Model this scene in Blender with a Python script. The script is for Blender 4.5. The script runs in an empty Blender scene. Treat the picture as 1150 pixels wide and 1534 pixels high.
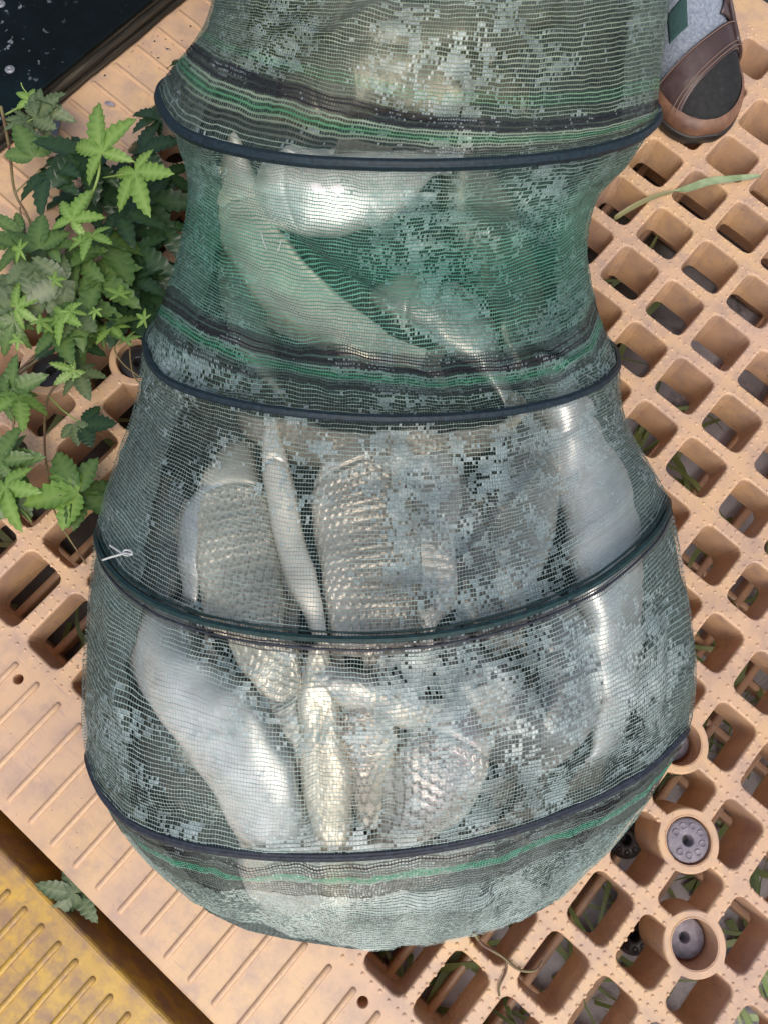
import bpy, math, random
import numpy as np
from mathutils import Vector, Matrix

random.seed(7)
rng = np.random.default_rng(7)
U = 0.06                                    # one pallet cell pitch, metres
SC = bpy.context.scene
C = SC.collection

# ------------------------------------------------------------------ camera, sky, sun, exposure
def rotv(w):
    w = np.array(w, float); t = np.linalg.norm(w)
    K = np.array([[0, -w[2], w[1]], [w[2], 0, -w[0]], [-w[1], w[0], 0]]) / t
    return np.eye(3) + np.sin(t) * K + (1 - np.cos(t)) * K @ K
RC = rotv((2.706, 1.025, -0.062))
CAM = -RC.T @ np.array([4.356, -5.716, 14.677]) * U
FPX = 1200.0
cd = bpy.data.cameras.new('camera'); cam = bpy.data.objects.new('camera', cd); C.objects.link(cam)
cd.sensor_fit = 'VERTICAL'; cd.sensor_height = 24; cd.lens = 24 * FPX / 1534
cd.clip_start = 0.01; cd.clip_end = 200
M = np.eye(4); M[:3, 0] = RC[0]; M[:3, 1] = -RC[1]; M[:3, 2] = -RC[2]; M[:3, 3] = CAM
cam.matrix_world = Matrix(M.tolist())
SC.camera = cam

SUN_DIR = np.array([0.42, -0.42, 0.95]); SUN_DIR /= np.linalg.norm(SUN_DIR)
el = math.asin(SUN_DIR[2]); az = math.atan2(SUN_DIR[0], SUN_DIR[1])
W = bpy.data.worlds.new('World'); SC.world = W; W.use_nodes = True
nt = W.node_tree
sky = nt.nodes.new('ShaderNodeTexSky'); sky.sky_type = 'NISHITA'; sky.sun_disc = False
sky.sun_elevation = el; sky.sun_rotation = az; sky.air_density = 1.0; sky.dust_density = 6.0; sky.ozone_density = 1.0
bg = nt.nodes['Background']; bg.inputs['Strength'].default_value = 0.14
nt.links.new(sky.outputs[0], bg.inputs[0])
sl = bpy.data.lights.new('sun', 'SUN'); sl.energy = 1.2; sl.angle = math.radians(55); sl.color = (1.0, 0.95, 0.88)
so = bpy.data.objects.new('sun', sl); C.objects.link(so)
so.rotation_euler = Vector(SUN_DIR.tolist()).to_track_quat('Z', 'Y').to_euler()
SC.view_settings.view_transform = 'Standard'; SC.view_settings.look = 'None'
SC.view_settings.gamma = 1; SC.view_settings.use_curve_mapping = False
SC.view_settings.exposure = 0.32
SC.render.engine = 'CYCLES'
SC.cycles.transparent_max_bounces = 24
SC.cycles.max_bounces = 8
SC.cycles.diffuse_bounces = 4

# ------------------------------------------------------------------ geometry helpers
def at(x, y, z=0.0):
    """points of the place: sight line through photo point (x, y) met at height z (metres)"""
    x = np.asarray(x, float); y = np.asarray(y, float); z = np.asarray(z, float)
    d = np.stack([(x - 575) / FPX, (y - 767) / FPX, np.ones_like(x)], -1) @ RC
    t = (z - CAM[2]) / d[..., 2]
    return CAM + d * t[..., None]
def px(P):
    q = (np.asarray(P) - CAM) @ RC.T
    return np.stack([q[..., 0] / q[..., 2] * FPX + 575, q[..., 1] / q[..., 2] * FPX + 767], -1)

def mesh(name, V, F, smooth=True, col=None):
    me = bpy.data.meshes.new(name)
    V = np.asarray(V, np.float32).reshape(-1, 3)
    if isinstance(F, np.ndarray):
        n, k = F.shape
        me.vertices.add(len(V)); me.vertices.foreach_set('co', V.ravel())
        me.loops.add(n * k); me.loops.foreach_set('vertex_index', F.astype(np.int32).ravel())
        me.polygons.add(n); me.polygons.foreach_set('loop_start', np.arange(0, n * k, k, dtype=np.int32))
        me.update(calc_edges=True)
    else:
        me.from_pydata(V.tolist(), [], [list(f) for f in F])
    if smooth: me.polygons.foreach_set('use_smooth', np.ones(len(me.polygons), bool))
    if col is not None:
        a = me.color_attributes.new('Col', 'FLOAT_COLOR', 'POINT')
        cc = np.ones((len(V), 4), np.float32); cc[:, :3] = col
        a.data.foreach_set('color', cc.ravel())
    me.update()
    return me
def obj(name, me, m=None, parent=None, kind=None):
    o = bpy.data.objects.new(name, me); C.objects.link(o)
    if m is not None and me is not None and not me.materials: me.materials.append(m)
    if parent is not None: o.parent = parent
    if kind: o['kind'] = kind
    return o
def tag(o, label, cat, group=None):
    o['label'] = label; o['category'] = cat
    if group: o['group'] = group
    return o
def thing(name, label, cat, loc=(0, 0, 0), group=None):
    o = bpy.data.objects.new(name, None); C.objects.link(o); o.location = loc
    o.empty_display_size = 0.02
    return tag(o, label, cat, group)
def place(o, parent):
    """parent o under an Empty that is not at the origin, o's vertices being in world space"""
    o.parent = parent; o.matrix_parent_inverse = Matrix.Translation(-Vector(parent.location))
    return o

def box(x0, x1, y0, y1, z0, z1, bev=0.0):
    """bevelled box as verts, faces"""
    b = bev
    if b <= 0:
        V = [(x, y, z) for z in (z0, z1) for y in (y0, y1) for x in (x0, x1)]
        F = [(0, 2, 3, 1), (4, 5, 7, 6), (0, 1, 5, 4), (2, 6, 7, 3), (0, 4, 6, 2), (1, 3, 7, 5)]
        return V, F
    rings = [(b, z0), (0, z0 + b), (0, z1 - b), (b * .35, z1 - b * .3), (b, z1)]
    V = []; F = []
    for d, z in rings:
        for x, y in ((x0 + d, y0 + d), (x1 - d, y0 + d), (x1 - d, y1 - d), (x0 + d, y1 - d)): V.append((x, y, z))
    for r in range(4):
        for k in range(4):
            a = r * 4 + k; c = r * 4 + (k + 1) % 4
            F.append((a, c, c + 4, a + 4))
    F.append((3, 2, 1, 0)); F.append((16, 17, 18, 19))
    return V, F
def join(parts):
    V = []; F = []
    for v, f in parts:
        n = len(V); V += [tuple(p) for p in v]; F += [tuple(i + n for i in q) for q in f]
    return V, F
def tube(P, r, n=8, closed=False, grooves=0, amp=0.0, taper=None):
    P = np.asarray(P, float); N = len(P)
    T = (np.roll(P, -1, 0) - np.roll(P, 1, 0)) if closed else np.gradient(P, axis=0)
    T /= np.linalg.norm(T, axis=1)[:, None] + 1e-12
    up = np.zeros((N, 3)); ref = np.array([0, 0, 1.0])
    if abs(T[0] @ ref) > .9: ref = np.array([1.0, 0, 0])
    prev = ref - T[0] * (ref @ T[0])
    for i in range(N):
        prev = prev - T[i] * (prev @ T[i]); prev /= np.linalg.norm(prev) + 1e-12; up[i] = prev
    sd = np.cross(T, up)
    rr = np.full(N, r) if taper is None else r * np.asarray(taper)
    a = np.linspace(0, 2 * np.pi, n, endpoint=False)
    g = 1 + amp * np.cos(grooves * a)
    V = P[:, None] + (rr[:, None] * (np.cos(a) * g)[None])[..., None] * sd[:, None] + (rr[:, None] * (np.sin(a) * g)[None])[..., None] * up[:, None]
    I = np.arange(N * n).reshape(N, n)
    A = I if closed else I[:-1]; B = np.roll(I, -1, 0) if closed else I[1:]
    F = np.stack([A, np.roll(A, -1, 1), np.roll(B, -1, 1), B], -1).reshape(-1, 4)
    return V.reshape(-1, 3), F
def smooth_path(P, n):
    P = np.asarray(P, float); t = np.arange(len(P)); s = np.linspace(0, len(P) - 1, n)
    return crom(t, P, s)
def crom(t, P, s):
    """nonuniform Catmull-Rom along axis 0, slopes limited at the ends"""
    t = np.asarray(t, float); P = np.asarray(P, float); s = np.asarray(s, float)
    sh = (-1,) + (1,) * (P.ndim - 1)
    m = np.gradient(P, t, axis=0) if len(t) > 2 else np.repeat((P[1:] - P[:-1]) / (t[1] - t[0]), 2, 0)
    k = np.clip(np.searchsorted(t, s, 'right') - 1, 0, len(t) - 2)
    h = (t[k + 1] - t[k]); x = ((s - t[k]) / h).reshape(sh); h = h.reshape(sh)
    return ((2 * x**3 - 3 * x**2 + 1) * P[k] + (x**3 - 2 * x**2 + x) * h * m[k] + (-2 * x**3 + 3 * x**2) * P[k + 1] + (x**3 - x**2) * h * m[k + 1])

# smooth value noise (numpy)
_tab = rng.random((256, 256))
def vnoise(x, y, seed=0):
    x = np.asarray(x, float) + seed * 17.3; y = np.asarray(y, float) + seed * 31.7
    i = np.floor(x).astype(int); j = np.floor(y).astype(int); fx = x - i; fy = y - j
    fx = fx * fx * (3 - 2 * fx); fy = fy * fy * (3 - 2 * fy)
    g = lambda a, b: _tab[a % 256, b % 256]
    return (g(i, j) * (1 - fx) + g(i + 1, j) * fx) * (1 - fy) + (g(i, j + 1) * (1 - fx) + g(i + 1, j + 1) * fx) * fy
def fbm(x, y, seed=0, o=3):
    s = 0; a = .5; f = 1
    for k in range(o): s = s + a * vnoise(x * f, y * f, seed + k * 3); a *= .5; f *= 2
    return s / (1 - .5**o)

# ------------------------------------------------------------------ materials
def mat(name, base=(.5, .5, .5), rough=.5, metal=0.0, spec=.5, **kw):
    m = bpy.data.materials.new(name); m.use_nodes = True
    n = m.node_tree; b = n.nodes['Principled BSDF']
    b.inputs['Base Color'].default_value = (*base, 1); b.inputs['Roughness'].default_value = rough
    b.inputs['Metallic'].default_value = metal; b.inputs['Specular IOR Level'].default_value = spec
    m['_b'] = 1
    return m, n, b
def noise(n, scale, detail=4, rough=.6, coord=None, vec=None):
    t = n.nodes.new('ShaderNodeTexNoise'); t.inputs['Scale'].default_value = scale
    t.inputs['Detail'].default_value = detail; t.inputs['Roughness'].default_value = rough
    if vec is None:
        tc = n.nodes.new('ShaderNodeTexCoord'); vec = tc.outputs[coord or 'Object']
    n.links.new(vec, t.inputs['Vector'])
    return t
def ramp(n, src, stops):
    r = n.nodes.new('ShaderNodeValToRGB')
    while len(r.color_ramp.elements) < len(stops): r.color_ramp.elements.new(.5)
    for e, (p, c) in zip(r.color_ramp.elements, stops):
        e.position = p; e.color = (*c, 1) if len(c) == 3 else c
    n.links.new(src, r.inputs[0]); return r
def mix(n, fac, a, b, mode='MIX'):
    x = n.nodes.new('ShaderNodeMix'); x.data_type = 'RGBA'; x.blend_type = mode
    for v, i in ((fac, 0), (a, 6), (b, 7)):
        if hasattr(v, 'links'): n.links.new(v, x.inputs[i])
        elif isinstance(v, tuple): x.inputs[i].default_value = (*v, 1)
        else: x.inputs[i].default_value = v
    return x.outputs[2]
def bump(n, b, src, strength=.3, dist=.002):
    x = n.nodes.new('ShaderNodeBump'); x.inputs['Strength'].default_value = strength; x.inputs['Distance'].default_value = dist
    n.links.new(src, x.inputs['Height']); n.links.new(x.outputs[0], b.inputs['Normal']); return x
def vcol(n, name='Col'):
    a = n.nodes.new('ShaderNodeAttribute'); a.attribute_name = name; return a.outputs['Color']
def mapping(n, coord, scale=(1, 1, 1), rot=(0, 0, 0)):
    tc = n.nodes.new('ShaderNodeTexCoord'); mp = n.nodes.new('ShaderNodeMapping')
    mp.inputs['Scale'].default_value = scale; mp.inputs['Rotation'].default_value = rot
    n.links.new(tc.outputs[coord], mp.inputs['Vector']); return mp.outputs[0]

def pallet_material(name, c1, c2, dirt, scratch, glow, dirt_lo=.5, dirt_hi=.72):
    m, n, b = mat(name, c1, .5, spec=.45)
    n1 = noise(n, 7, 6, .62); base = mix(n, ramp(n, n1.outputs[0], [(.35, (0, 0, 0)), (.65, (1, 1, 1))]).outputs[0], c1, c2)
    n2 = noise(n, 34, 8, .72)
    base = mix(n, ramp(n, n2.outputs[0], [(dirt_lo, (0, 0, 0)), (dirt_hi, (.75, .75, .75))]).outputs[0], base, dirt)
    # fine scratches, two directions
    for k, rz in enumerate((.5, -.9)):
        v = mapping(n, 'Object', (22, 420, 22), (0, 0, rz))
        s = noise(n, 1.0, 3, .55, vec=v)
        base = mix(n, ramp(n, s.outputs[0], [(.66, (0, 0, 0)), (.72, (scratch, scratch, scratch))]).outputs[0], base, dirt)
    sp = noise(n, 260, 2, .5)
    gr = noise(n, 4.2, 7, .7); base = mix(n, ramp(n, gr.outputs[0], [(.50, (0, 0, 0)), (.70, (.30, .30, .30))]).outputs[0], base, tuple(v * .8 for v in dirt))
    base = mix(n, ramp(n, sp.outputs[0], [(.70, (0, 0, 0)), (.75, (.7, .7, .7))]).outputs[0], base, tuple(v * .35 for v in dirt))
    n.links.new(base, b.inputs['Base Color'])
    rr = ramp(n, n1.outputs[0], [(.3, (.18, .18, .18)), (.7, (.46, .46, .46))]); n.links.new(rr.outputs[0], b.inputs['Roughness'])
    nb = noise(n, 90, 5, .6); bump(n, b, nb.outputs[0], .22, .0012)
    tr = n.nodes.new('ShaderNodeBsdfTranslucent'); tr.inputs[0].default_value = (*glow, 1)
    ms = n.nodes.new('ShaderNodeMixShader'); ms.inputs[0].default_value = .17
    n.links.new(b.outputs[0], ms.inputs[1]); n.links.new(tr.outputs[0], ms.inputs[2]); n.links.new(ms.outputs[0], n.nodes['Material Output'].inputs[0])
    return m
M_pallet = pallet_material('peach_plastic', (.67, .455, .245), (.62, .425, .295), (.37, .27, .245), .6, (.85, .38, .11), .45, .69)
M_yellow = pallet_material('yellow_plastic', (.66, .42, .06), (.50, .30, .06), (.22, .13, .12), .95, (.6, .35, .03), .42, .60)

M_plug, n, b = mat('grey_rubber', (.20, .18, .215), .6); nn = noise(n, 120, 4); n.links.new(ramp(n, nn.outputs[0], [(.3, (.11, .10, .125)), (.7, (.25, .225, .26))]).outputs[0], b.inputs['Base Color']); bump(n, b, nn.outputs[0], .2, .001)
M_plugb, n, b = mat('black_rubber', (.022, .022, .026), .35)
M_ground, n, b = mat('wet_mud_and_shade', (.1, .1, .11), .35)
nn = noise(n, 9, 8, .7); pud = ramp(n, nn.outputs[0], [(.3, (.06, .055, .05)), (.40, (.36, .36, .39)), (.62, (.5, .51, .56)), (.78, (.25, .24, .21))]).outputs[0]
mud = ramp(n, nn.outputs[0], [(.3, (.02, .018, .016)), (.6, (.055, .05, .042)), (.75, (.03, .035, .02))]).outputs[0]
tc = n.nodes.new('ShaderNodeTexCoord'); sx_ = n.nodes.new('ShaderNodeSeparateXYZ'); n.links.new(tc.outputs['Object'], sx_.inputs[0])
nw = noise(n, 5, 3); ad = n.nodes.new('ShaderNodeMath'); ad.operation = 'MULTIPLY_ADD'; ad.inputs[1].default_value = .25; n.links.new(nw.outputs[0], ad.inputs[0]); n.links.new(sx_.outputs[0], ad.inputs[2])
n.links.new(mix(n, ramp(n, ad.outputs[0], [(.20, (0, 0, 0)), (.30, (1, 1, 1))]).outputs[0], mud, pud), b.inputs['Base Color'])  # mud and puddle; left also darkened in colour for net and vine shade
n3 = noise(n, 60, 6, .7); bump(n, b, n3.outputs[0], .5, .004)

def leaf_material(name, a, bcol, vein, rough=.38):
    m, n, b = mat(name, a, rough)
    oi = n.nodes.new('ShaderNodeObjectInfo')
    nn = noise(n, 55, 5, .6)
    base = mix(n, ramp(n, nn.outputs[0], [(.35, (0, 0, 0)), (.68, (1, 1, 1))]).outputs[0], a, bcol)
    base = mix(n, oi.outputs['Random'], base, mix(n, .55, base, tuple(v * .55 for v in a)))
    base = mix(n, vcol(n), base, vein)
    n.links.new(base, b.inputs['Base Color'])
    bump(n, b, vcol(n), .5, .0015)
    tr = n.nodes.new('ShaderNodeBsdfTranslucent'); n.links.new(base, tr.inputs[0])
    ms = n.nodes.new('ShaderNodeMixShader'); ms.inputs[0].default_value = .28
    n.links.new(b.outputs[0], ms.inputs[1]); n.links.new(tr.outputs[0], ms.inputs[2])
    n.links.new(ms.outputs[0], n.nodes['Material Output'].inputs[0])
    return m
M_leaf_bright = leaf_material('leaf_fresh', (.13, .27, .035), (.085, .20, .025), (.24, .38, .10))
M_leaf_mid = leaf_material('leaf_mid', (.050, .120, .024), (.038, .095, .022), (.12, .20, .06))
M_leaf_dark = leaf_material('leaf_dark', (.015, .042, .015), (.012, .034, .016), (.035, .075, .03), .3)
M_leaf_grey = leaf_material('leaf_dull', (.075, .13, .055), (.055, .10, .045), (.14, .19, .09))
M_stem, n, b = mat('vine_stem', (.16, .085, .05), .5); nn = noise(n, 60, 3); n.links.new(ramp(n, nn.outputs[0], [(.35, (.10, .045, .03)), (.65, (.17, .15, .06))]).outputs[0], b.inputs['Base Color'])
M_stemg, n, b = mat('green_stem', (.17, .25, .06), .5)
M_grass, n, b = mat('grass_blade', (.14, .21, .06), .45); nn = noise(n, 12, 3, coord='Object'); n.links.new(ramp(n, nn.outputs[0], [(.3, (.06, .10, .03)), (.55, (.15, .22, .07)), (.75, (.30, .27, .15))]).outputs[0], b.inputs['Base Color'])

# netting threads
M_net, n, b = mat('net_thread', (.3, .45, .38), .38, spec=.6)
n.links.new(vcol(n), b.inputs['Base Color'])
tr = n.nodes.new('ShaderNodeBsdfTranslucent'); n.links.new(vcol(n), tr.inputs[0])
ms = n.nodes.new('ShaderNodeMixShader'); ms.inputs[0].default_value = .45
n.links.new(b.outputs[0], ms.inputs[1]); n.links.new(tr.outputs[0], ms.inputs[2]); n.links.new(ms.outputs[0], n.nodes['Material Output'].inputs[0])
M_lining, n, b = mat('doubled_net', (.05, .07, .07), .5); nn = noise(n, 420, 3, .7)
n.links.new(mix(n, ramp(n, nn.outputs[0], [(.42, (0, 0, 0)), (.62, (1, 1, 1))]).outputs[0], vcol(n), (.085, .12, .11)), b.inputs['Base Color']); bump(n, b, nn.outputs[0], .6, .002)
# water film held in the cells
M_film, n, b = mat('water_film', (.62, .68, .70), .28, spec=.6)
n.links.new(vcol(n), b.inputs['Base Color'])
at_ = n.nodes.new('ShaderNodeAttribute'); at_.attribute_name = 'Opa'
tp = n.nodes.new('ShaderNodeBsdfTransparent')
ms = n.nodes.new('ShaderNodeMixShader'); n.links.new(at_.outputs['Fac'], ms.inputs[0])
n.links.new(tp.outputs[0], ms.inputs[1]); n.links.new(b.outputs[0], ms.inputs[2]); n.links.new(ms.outputs[0], n.nodes['Material Output'].inputs[0])
def hoop_material(name, c):
    m, n, b = mat(name, c, .55, spec=.3)
    nn = noise(n, 260, 4); n.links.new(ramp(n, nn.outputs[0], [(.3, tuple(v * .6 for v in c)), (.75, tuple(v * 1.7 for v in c))]).outputs[0], b.inputs['Base Color'])
    bump(n, b, nn.outputs[0], .4, .001)
    return m
M_hoop_navy = hoop_material('navy_tape', (.010, .021, .030))
M_hoop_green = hoop_material('dark_green_tape', (.010, .030, .032))
M_hoop_grey = hoop_material('slate_tape', (.022, .028, .040))
M_film_thread, n, b = mat('pale_thread', (.42, .46, .43), .5)
M_white, n, b = mat('white_thread', (.42, .45, .44), .5)

def fish_material(name, rough, metal):
    m, n, b = mat(name, (.6, .6, .6), rough, metal, .6)
    nn = noise(n, 140, 5, .65)
    base = mix(n, ramp(n, nn.outputs[0], [(.40, (0, 0, 0)), (.75, (.35, .35, .35))]).outputs[0], vcol(n), (.30, .27, .22))
    n.links.new(base, b.inputs['Base Color'])
    nb = noise(n, 300, 3); bump(n, b, nb.outputs[0], .12, .0008)
    b.inputs['Coat Weight'].default_value = .2; b.inputs['Coat Roughness'].default_value = .15
    return m
M_fish = fish_material('fish_skin', .34, .45)
M_fin, n, b = mat('fish_fin', (.13, .125, .11), .4)
M_eye, n, b = mat('fish_eye', (.01, .01, .012), .1)
M_iris, n, b = mat('fish_iris', (.55, .48, .30), .25, .4)

# ------------------------------------------------------------------ ground below the pallet
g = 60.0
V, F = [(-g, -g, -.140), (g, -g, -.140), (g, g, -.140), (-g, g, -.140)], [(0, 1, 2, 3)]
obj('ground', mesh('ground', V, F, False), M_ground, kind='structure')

# ------------------------------------------------------------------ the peach plastic pallet
PE0, PE1 = -9.4, 10.6        # extent along a
PF0, PF1 = -14.41, 5.6       # extent along b
cols = [(-6.0, -5.36), (-5.0, -4.38), (-4.03, -3.4), (-3.1, -2.42), (-2.1, -1.45), (-1.14, -.58), (-.37, .33), (.63, 1.36), (1.64, 2.37), (2.65, 3.38), (3.66, 4.4), (4.77, 5.44), (5.7, 6.27), (6.6, 7.25), (7.51, 8.13), (8.42, 9.04), (9.34, 9.96)]
rows = [(-12.52, -11.53), (-11.28, -10.41), (-10.12, -9.35), (-9.08, -8.25), (-8.0, -7.22), (-6.92, -6.12), (-5.8, -5.06), (-4.7, -3.95), (-3.63, -2.88), (-2.57, -1.8), (-1.48, -.7), (-.38, .38), (.71, 1.48), (1.8, 2.52), (2.9, 3.62), (3.95, 4.65)]
def cuts(iv, lo, hi):
    c = [lo if lo is not None else iv[0][0] - .3]
    for k in range(len(iv) - 1): c.append((iv[k][1] + iv[k + 1][0]) / 2)
    c.append(hi if hi is not None else iv[-1][1] + .3); return c
ca = cuts(cols, -6.3, 10.25); cb = cuts(rows, -12.75, 4.95)
def crossing(a, b):
    i = min(range(len(ca)), key=lambda k: abs(ca[k] - a)); j = min(range(len(cb)), key=lambda k: abs(cb[k] - b)); return (ca[i], cb[j])
bosses = [crossing(*p) for p in ((7.39, -8.13), (8.28, -9.18), (6.44, -7.1), (-5.1, -9.44), (-4.25, -8.26))]
RBO, RBI = .475, .345
pallet = thing('plastic_pallet', 'peach coloured perforated plastic pallet that the keepnet lies on', 'pallet', (0, 0, 0))
DV = []; DF = []
def rect_hit(c, s, x0, x1, y0, y1):
    t = 1e9
    if c > 1e-9: t = min(t, x1 / c)
    if c < -1e-9: t = min(t, x0 / c)
    if s > 1e-9: t = min(t, y1 / s)
    if s < -1e-9: t = min(t, y0 / s)
    return t
def rrect_hit(c, s, hx, hy, r):
    """distance from the centre to a rounded rectangle"""
    t = rect_hit(c, s, -hx, hx, -hy, hy)
    x, y = abs(c) * t, abs(s) * t
    if x > hx - r and y > hy - r:
        cx, cy = hx - r, hy - r; c, s = abs(c), abs(s)
        bb = c * cx + s * cy; q = bb * bb - (cx * cx + cy * cy - r * r)
        if q > 0: t = bb + math.sqrt(q)
    return t
def circ_hit(c, s, cx, cy, r):
    bb = c * cx + s * cy; q = bb * bb - (cx * cx + cy * cy - r * r)
    return bb - math.sqrt(q) if q > 0 and bb > 0 else None
hole_rects = []
def cell(i, j):
    a0, a1 = cols[i]; b0, b1 = rows[j]
    jit = lambda: random.uniform(-.008, .008)
    a0 += jit(); a1 += jit(); b0 += jit(); b1 += jit()
    a0 -= .032; a1 += .032; b0 -= .032; b1 += .032
    mx, my = (a0 + a1) / 2, (b0 + b1) / 2; hx, hy = (a1 - a0) / 2, (b1 - b0) / 2
    x0, x1, y0, y1 = ca[i] - mx, ca[i + 1] - mx, cb[j] - my, cb[j + 1] - my
    near = [(bx - mx, by - my) for bx, by in bosses if abs(bx - mx) < 1.0 and abs(by - my) < 1.0]
    hole_rects.append((i, j, bool(near)))
    N = 120 if near else 44
    angs = list(np.linspace(0, 2 * math.pi, N, endpoint=False) + .001)
    angs += [math.atan2(y, x) % (2 * math.pi) for x in (x0, x1) for y in (y0, y1)]
    for bx, by in near:
        d = math.hypot(bx, by); al = math.asin(min(1, RBI / d)); t0 = math.atan2(by, bx)
        angs += [(t0 + s * al * .9995) % (2 * math.pi) for s in (-1, 1)] + [(t0 + s * al * 1.0005) % (2 * math.pi) for s in (-1, 1)]
    angs = sorted(set(angs))
    deep = random.choice((.040, .044, .048, .058))
    prof = [(0, 0), (.012, 0), (.028, -.0006), (.042, -.0022), (.048, -.006)]
    rings = [[] for _ in range(6)]
    for t in angs:
        c, s = math.cos(t), math.sin(t)
        ro = rect_hit(c, s, x0, x1, y0, y1)
        ri = rrect_hit(c, s, hx, hy, .135)
        for bx, by in near:
            h = circ_hit(c, s, bx, by, RBI)
            if h: ro = min(ro, h)
            h = circ_hit(c, s, bx, by, RBO)
            if h: ri = min(ri, h)
        ri = min(ri, ro - .02)
        rings[0].append((mx + c * ro, my + s * ro, 0))
        for k, (e, z) in enumerate(((.035, 0), (.018, -.0005), (.004, -.0018), (0, -.005))):
            rr = min(ri + e, ro - .004 * (4 - k))
            rings[1 + k].append((mx + c * rr, my + s * rr, z))
        rr = ri - .012
        rings[5].append((mx + c * rr, my + s * rr, -deep))
    n0 = len(DV); n = len(angs)
    for r in rings: DV.extend((x * U, y * U, z) for x, y, z in r)
    for k in range(5):
        for q in range(n):
            a = n0 + k * n + q; b_ = n0 + k * n + (q + 1) % n
            DF.append((a, b_, b_ + n, a + n))
for i in range(len(cols)):
    for j in range(len(rows)): cell(i, j)
def strip(x0, x1, y0, y1, z=0.0, holes=()):
    n0 = len(DV)
    DV.extend([(x0 * U, y0 * U, z), (x1 * U, y0 * U, z), (x1 * U, y1 * U, z), (x0 * U, y1 * U, z)]); DF.append((n0, n0 + 1, n0 + 2, n0 + 3))
def strip_holes(x0, x1, y0, y1, hs):
    """flat solid band with round drain holes: cut in patches so each hole has its own square"""
    hs = sorted(hs); d = .35; xs = [x0]
    along_x = (x1 - x0) > (y1 - y0)
    def patch(px0, px1, py0, py1, h):
        mx, my, r = h; n0 = len(DV); angs = sorted(set(list(np.linspace(0, 2 * math.pi, 28, endpoint=False)) + [math.atan2(y - my, x - mx) % (2 * math.pi) for x in (px0, px1) for y in (py0, py1)]))
        n = len(angs)
        for t in angs:
            c, s = math.cos(t), math.sin(t); ro = rect_hit(c, s, px0 - mx, px1 - mx, py0 - my, py1 - my)
            DV.append(((mx + c * ro) * U, (my + s * ro) * U, 0))
        for e, z in ((.012, 0), (0, -.001), (0, -.03)):
            for t in angs: DV.append(((mx + math.cos(t) * (r + e)) * U, (my + math.sin(t) * (r + e)) * U, z))
        for k in range(3):
            for q in range(n):
                a = n0 + k * n + q; b_ = n0 + k * n + (q + 1) % n; DF.append((a, b_, b_ + n, a + n))
    if along_x:
        cur = x0
        for h in hs:
            strip(cur, h[0] - d, y0, y1); patch(h[0] - d, h[0] + d, y0, y1, h); cur = h[0] + d
        strip(cur, x1, y0, y1)
    else:
        cur = y0
        for h in sorted(hs, key=lambda q: q[1]):
            strip(x0, x1, cur, h[1] - d); patch(x0, x1, h[1] - d, h[1] + d, h); cur = h[1] + d
        strip(x0, x1, cur, y1)
strip_holes(-6.3, 10.25, PF0, -12.75, [(-1.78, -13.0, .075), (5.09, -12.9, .075)])
strip_holes(PE0, -6.3, PF0, PF1, [(-7.44, -6.71, .085), (-7.41, -7.81, .085), (-6.66, -4.76, .3), (-7.3, -12.6, .08)])
strip(10.25, PE1, PF0, PF1); strip(-6.3, 10.25, 4.95, PF1)
# outer skirt, rounded over
n0 = len(DV)
for (e, z) in ((0, 0), (.03, -.001), (.05, -.004), (.05, -.055)):
    for x, y in ((PE0, PF0), (PE1, PF0), (PE1, PF1), (PE0, PF1)):
        DV.append(((x + (e if x > 0 else -e)) * U, (y + (e if y > 0 else -e)) * U, z))
for k in range(3):
    for q in range(4):
        a = n0 + k * 4 + q; b_ = n0 + k * 4 + (q + 1) % 4; DF.append((a, b_, b_ + 4, a + 4))
# boss sleeves
for bx, by in bosses:
    n0 = len(DV); n = 40
    for r, z in ((RBI + .018, .0006), (RBI, -.0006), (RBI - .01, -.05)):
        for q in range(n): DV.append(((bx + r * math.cos(q * 2 * math.pi / n)) * U, (by + r * math.sin(q * 2 * math.pi / n)) * U, z))
    for k in range(2):
        for q in range(n):
            a = n0 + k * n + q; b_ = n0 + k * n + (q + 1) % n; DF.append((a, b_, b_ + n, a + n))
deck = obj('deck', mesh('deck', DV, DF, False), M_pallet, pallet)
# lower deck: the same grid of bars, slimmer, 12 cm down, with feet between
parts = []
zb0, zb1 = -.1385, -.116
for i, a in enumerate(ca):
    parts.append(box((a - .075) * U, (a + .075) * U, (PF0 + .3) * U, (PF1 - .3) * U, zb0, zb1 + .0015, .003))
for j, b_ in enumerate(cb):
    parts.append(box((PE0 + .3) * U, (PE1 - .3) * U, (b_ - .07) * U, (b_ + .07) * U, zb0 + .002, zb1, .003))
V, F = join(parts)
obj('lower_deck', mesh('lower_deck', V, F, False), M_pallet, pallet)
# raised anti-slip strips on the solid margins
V, F = [], []
def strip_mesh(L):
    w, h, n = .0030, .0026, 7
    P = []; ring = []
    prof = [(-1, 0), (-.8, .7), (-.3, 1), (.3, 1), (.8, .7), (1, 0)]
    V = []; F = []
    st = [(-L / 2 - w * .9, .05), (-L / 2 - w * .6, .6), (-L / 2, 1)] + [(-L / 2 + L * k / 6, 1) for k in range(1, 6)] + [(L / 2, 1), (L / 2 + w * .6, .6), (L / 2 + w * .9, .05)]
    for x, s in st:
        for q, hh in prof: V.append((x, q * w * (s ** .6), hh * h * min(1, s * 1.1) - .0002))
    m = len(prof)
    for k in range(len(st) - 1):
        for q in range(m - 1): F.append((k * m + q, (k + 1) * m + q, (k + 1) * m + q + 1, k * m + q + 1))
    return mesh('rib', V, F, True)
ribA = strip_mesh(1.38 * U); ribB = strip_mesh(1.46 * U)
a = -0.59 - 12 * .457
k = 0
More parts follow.
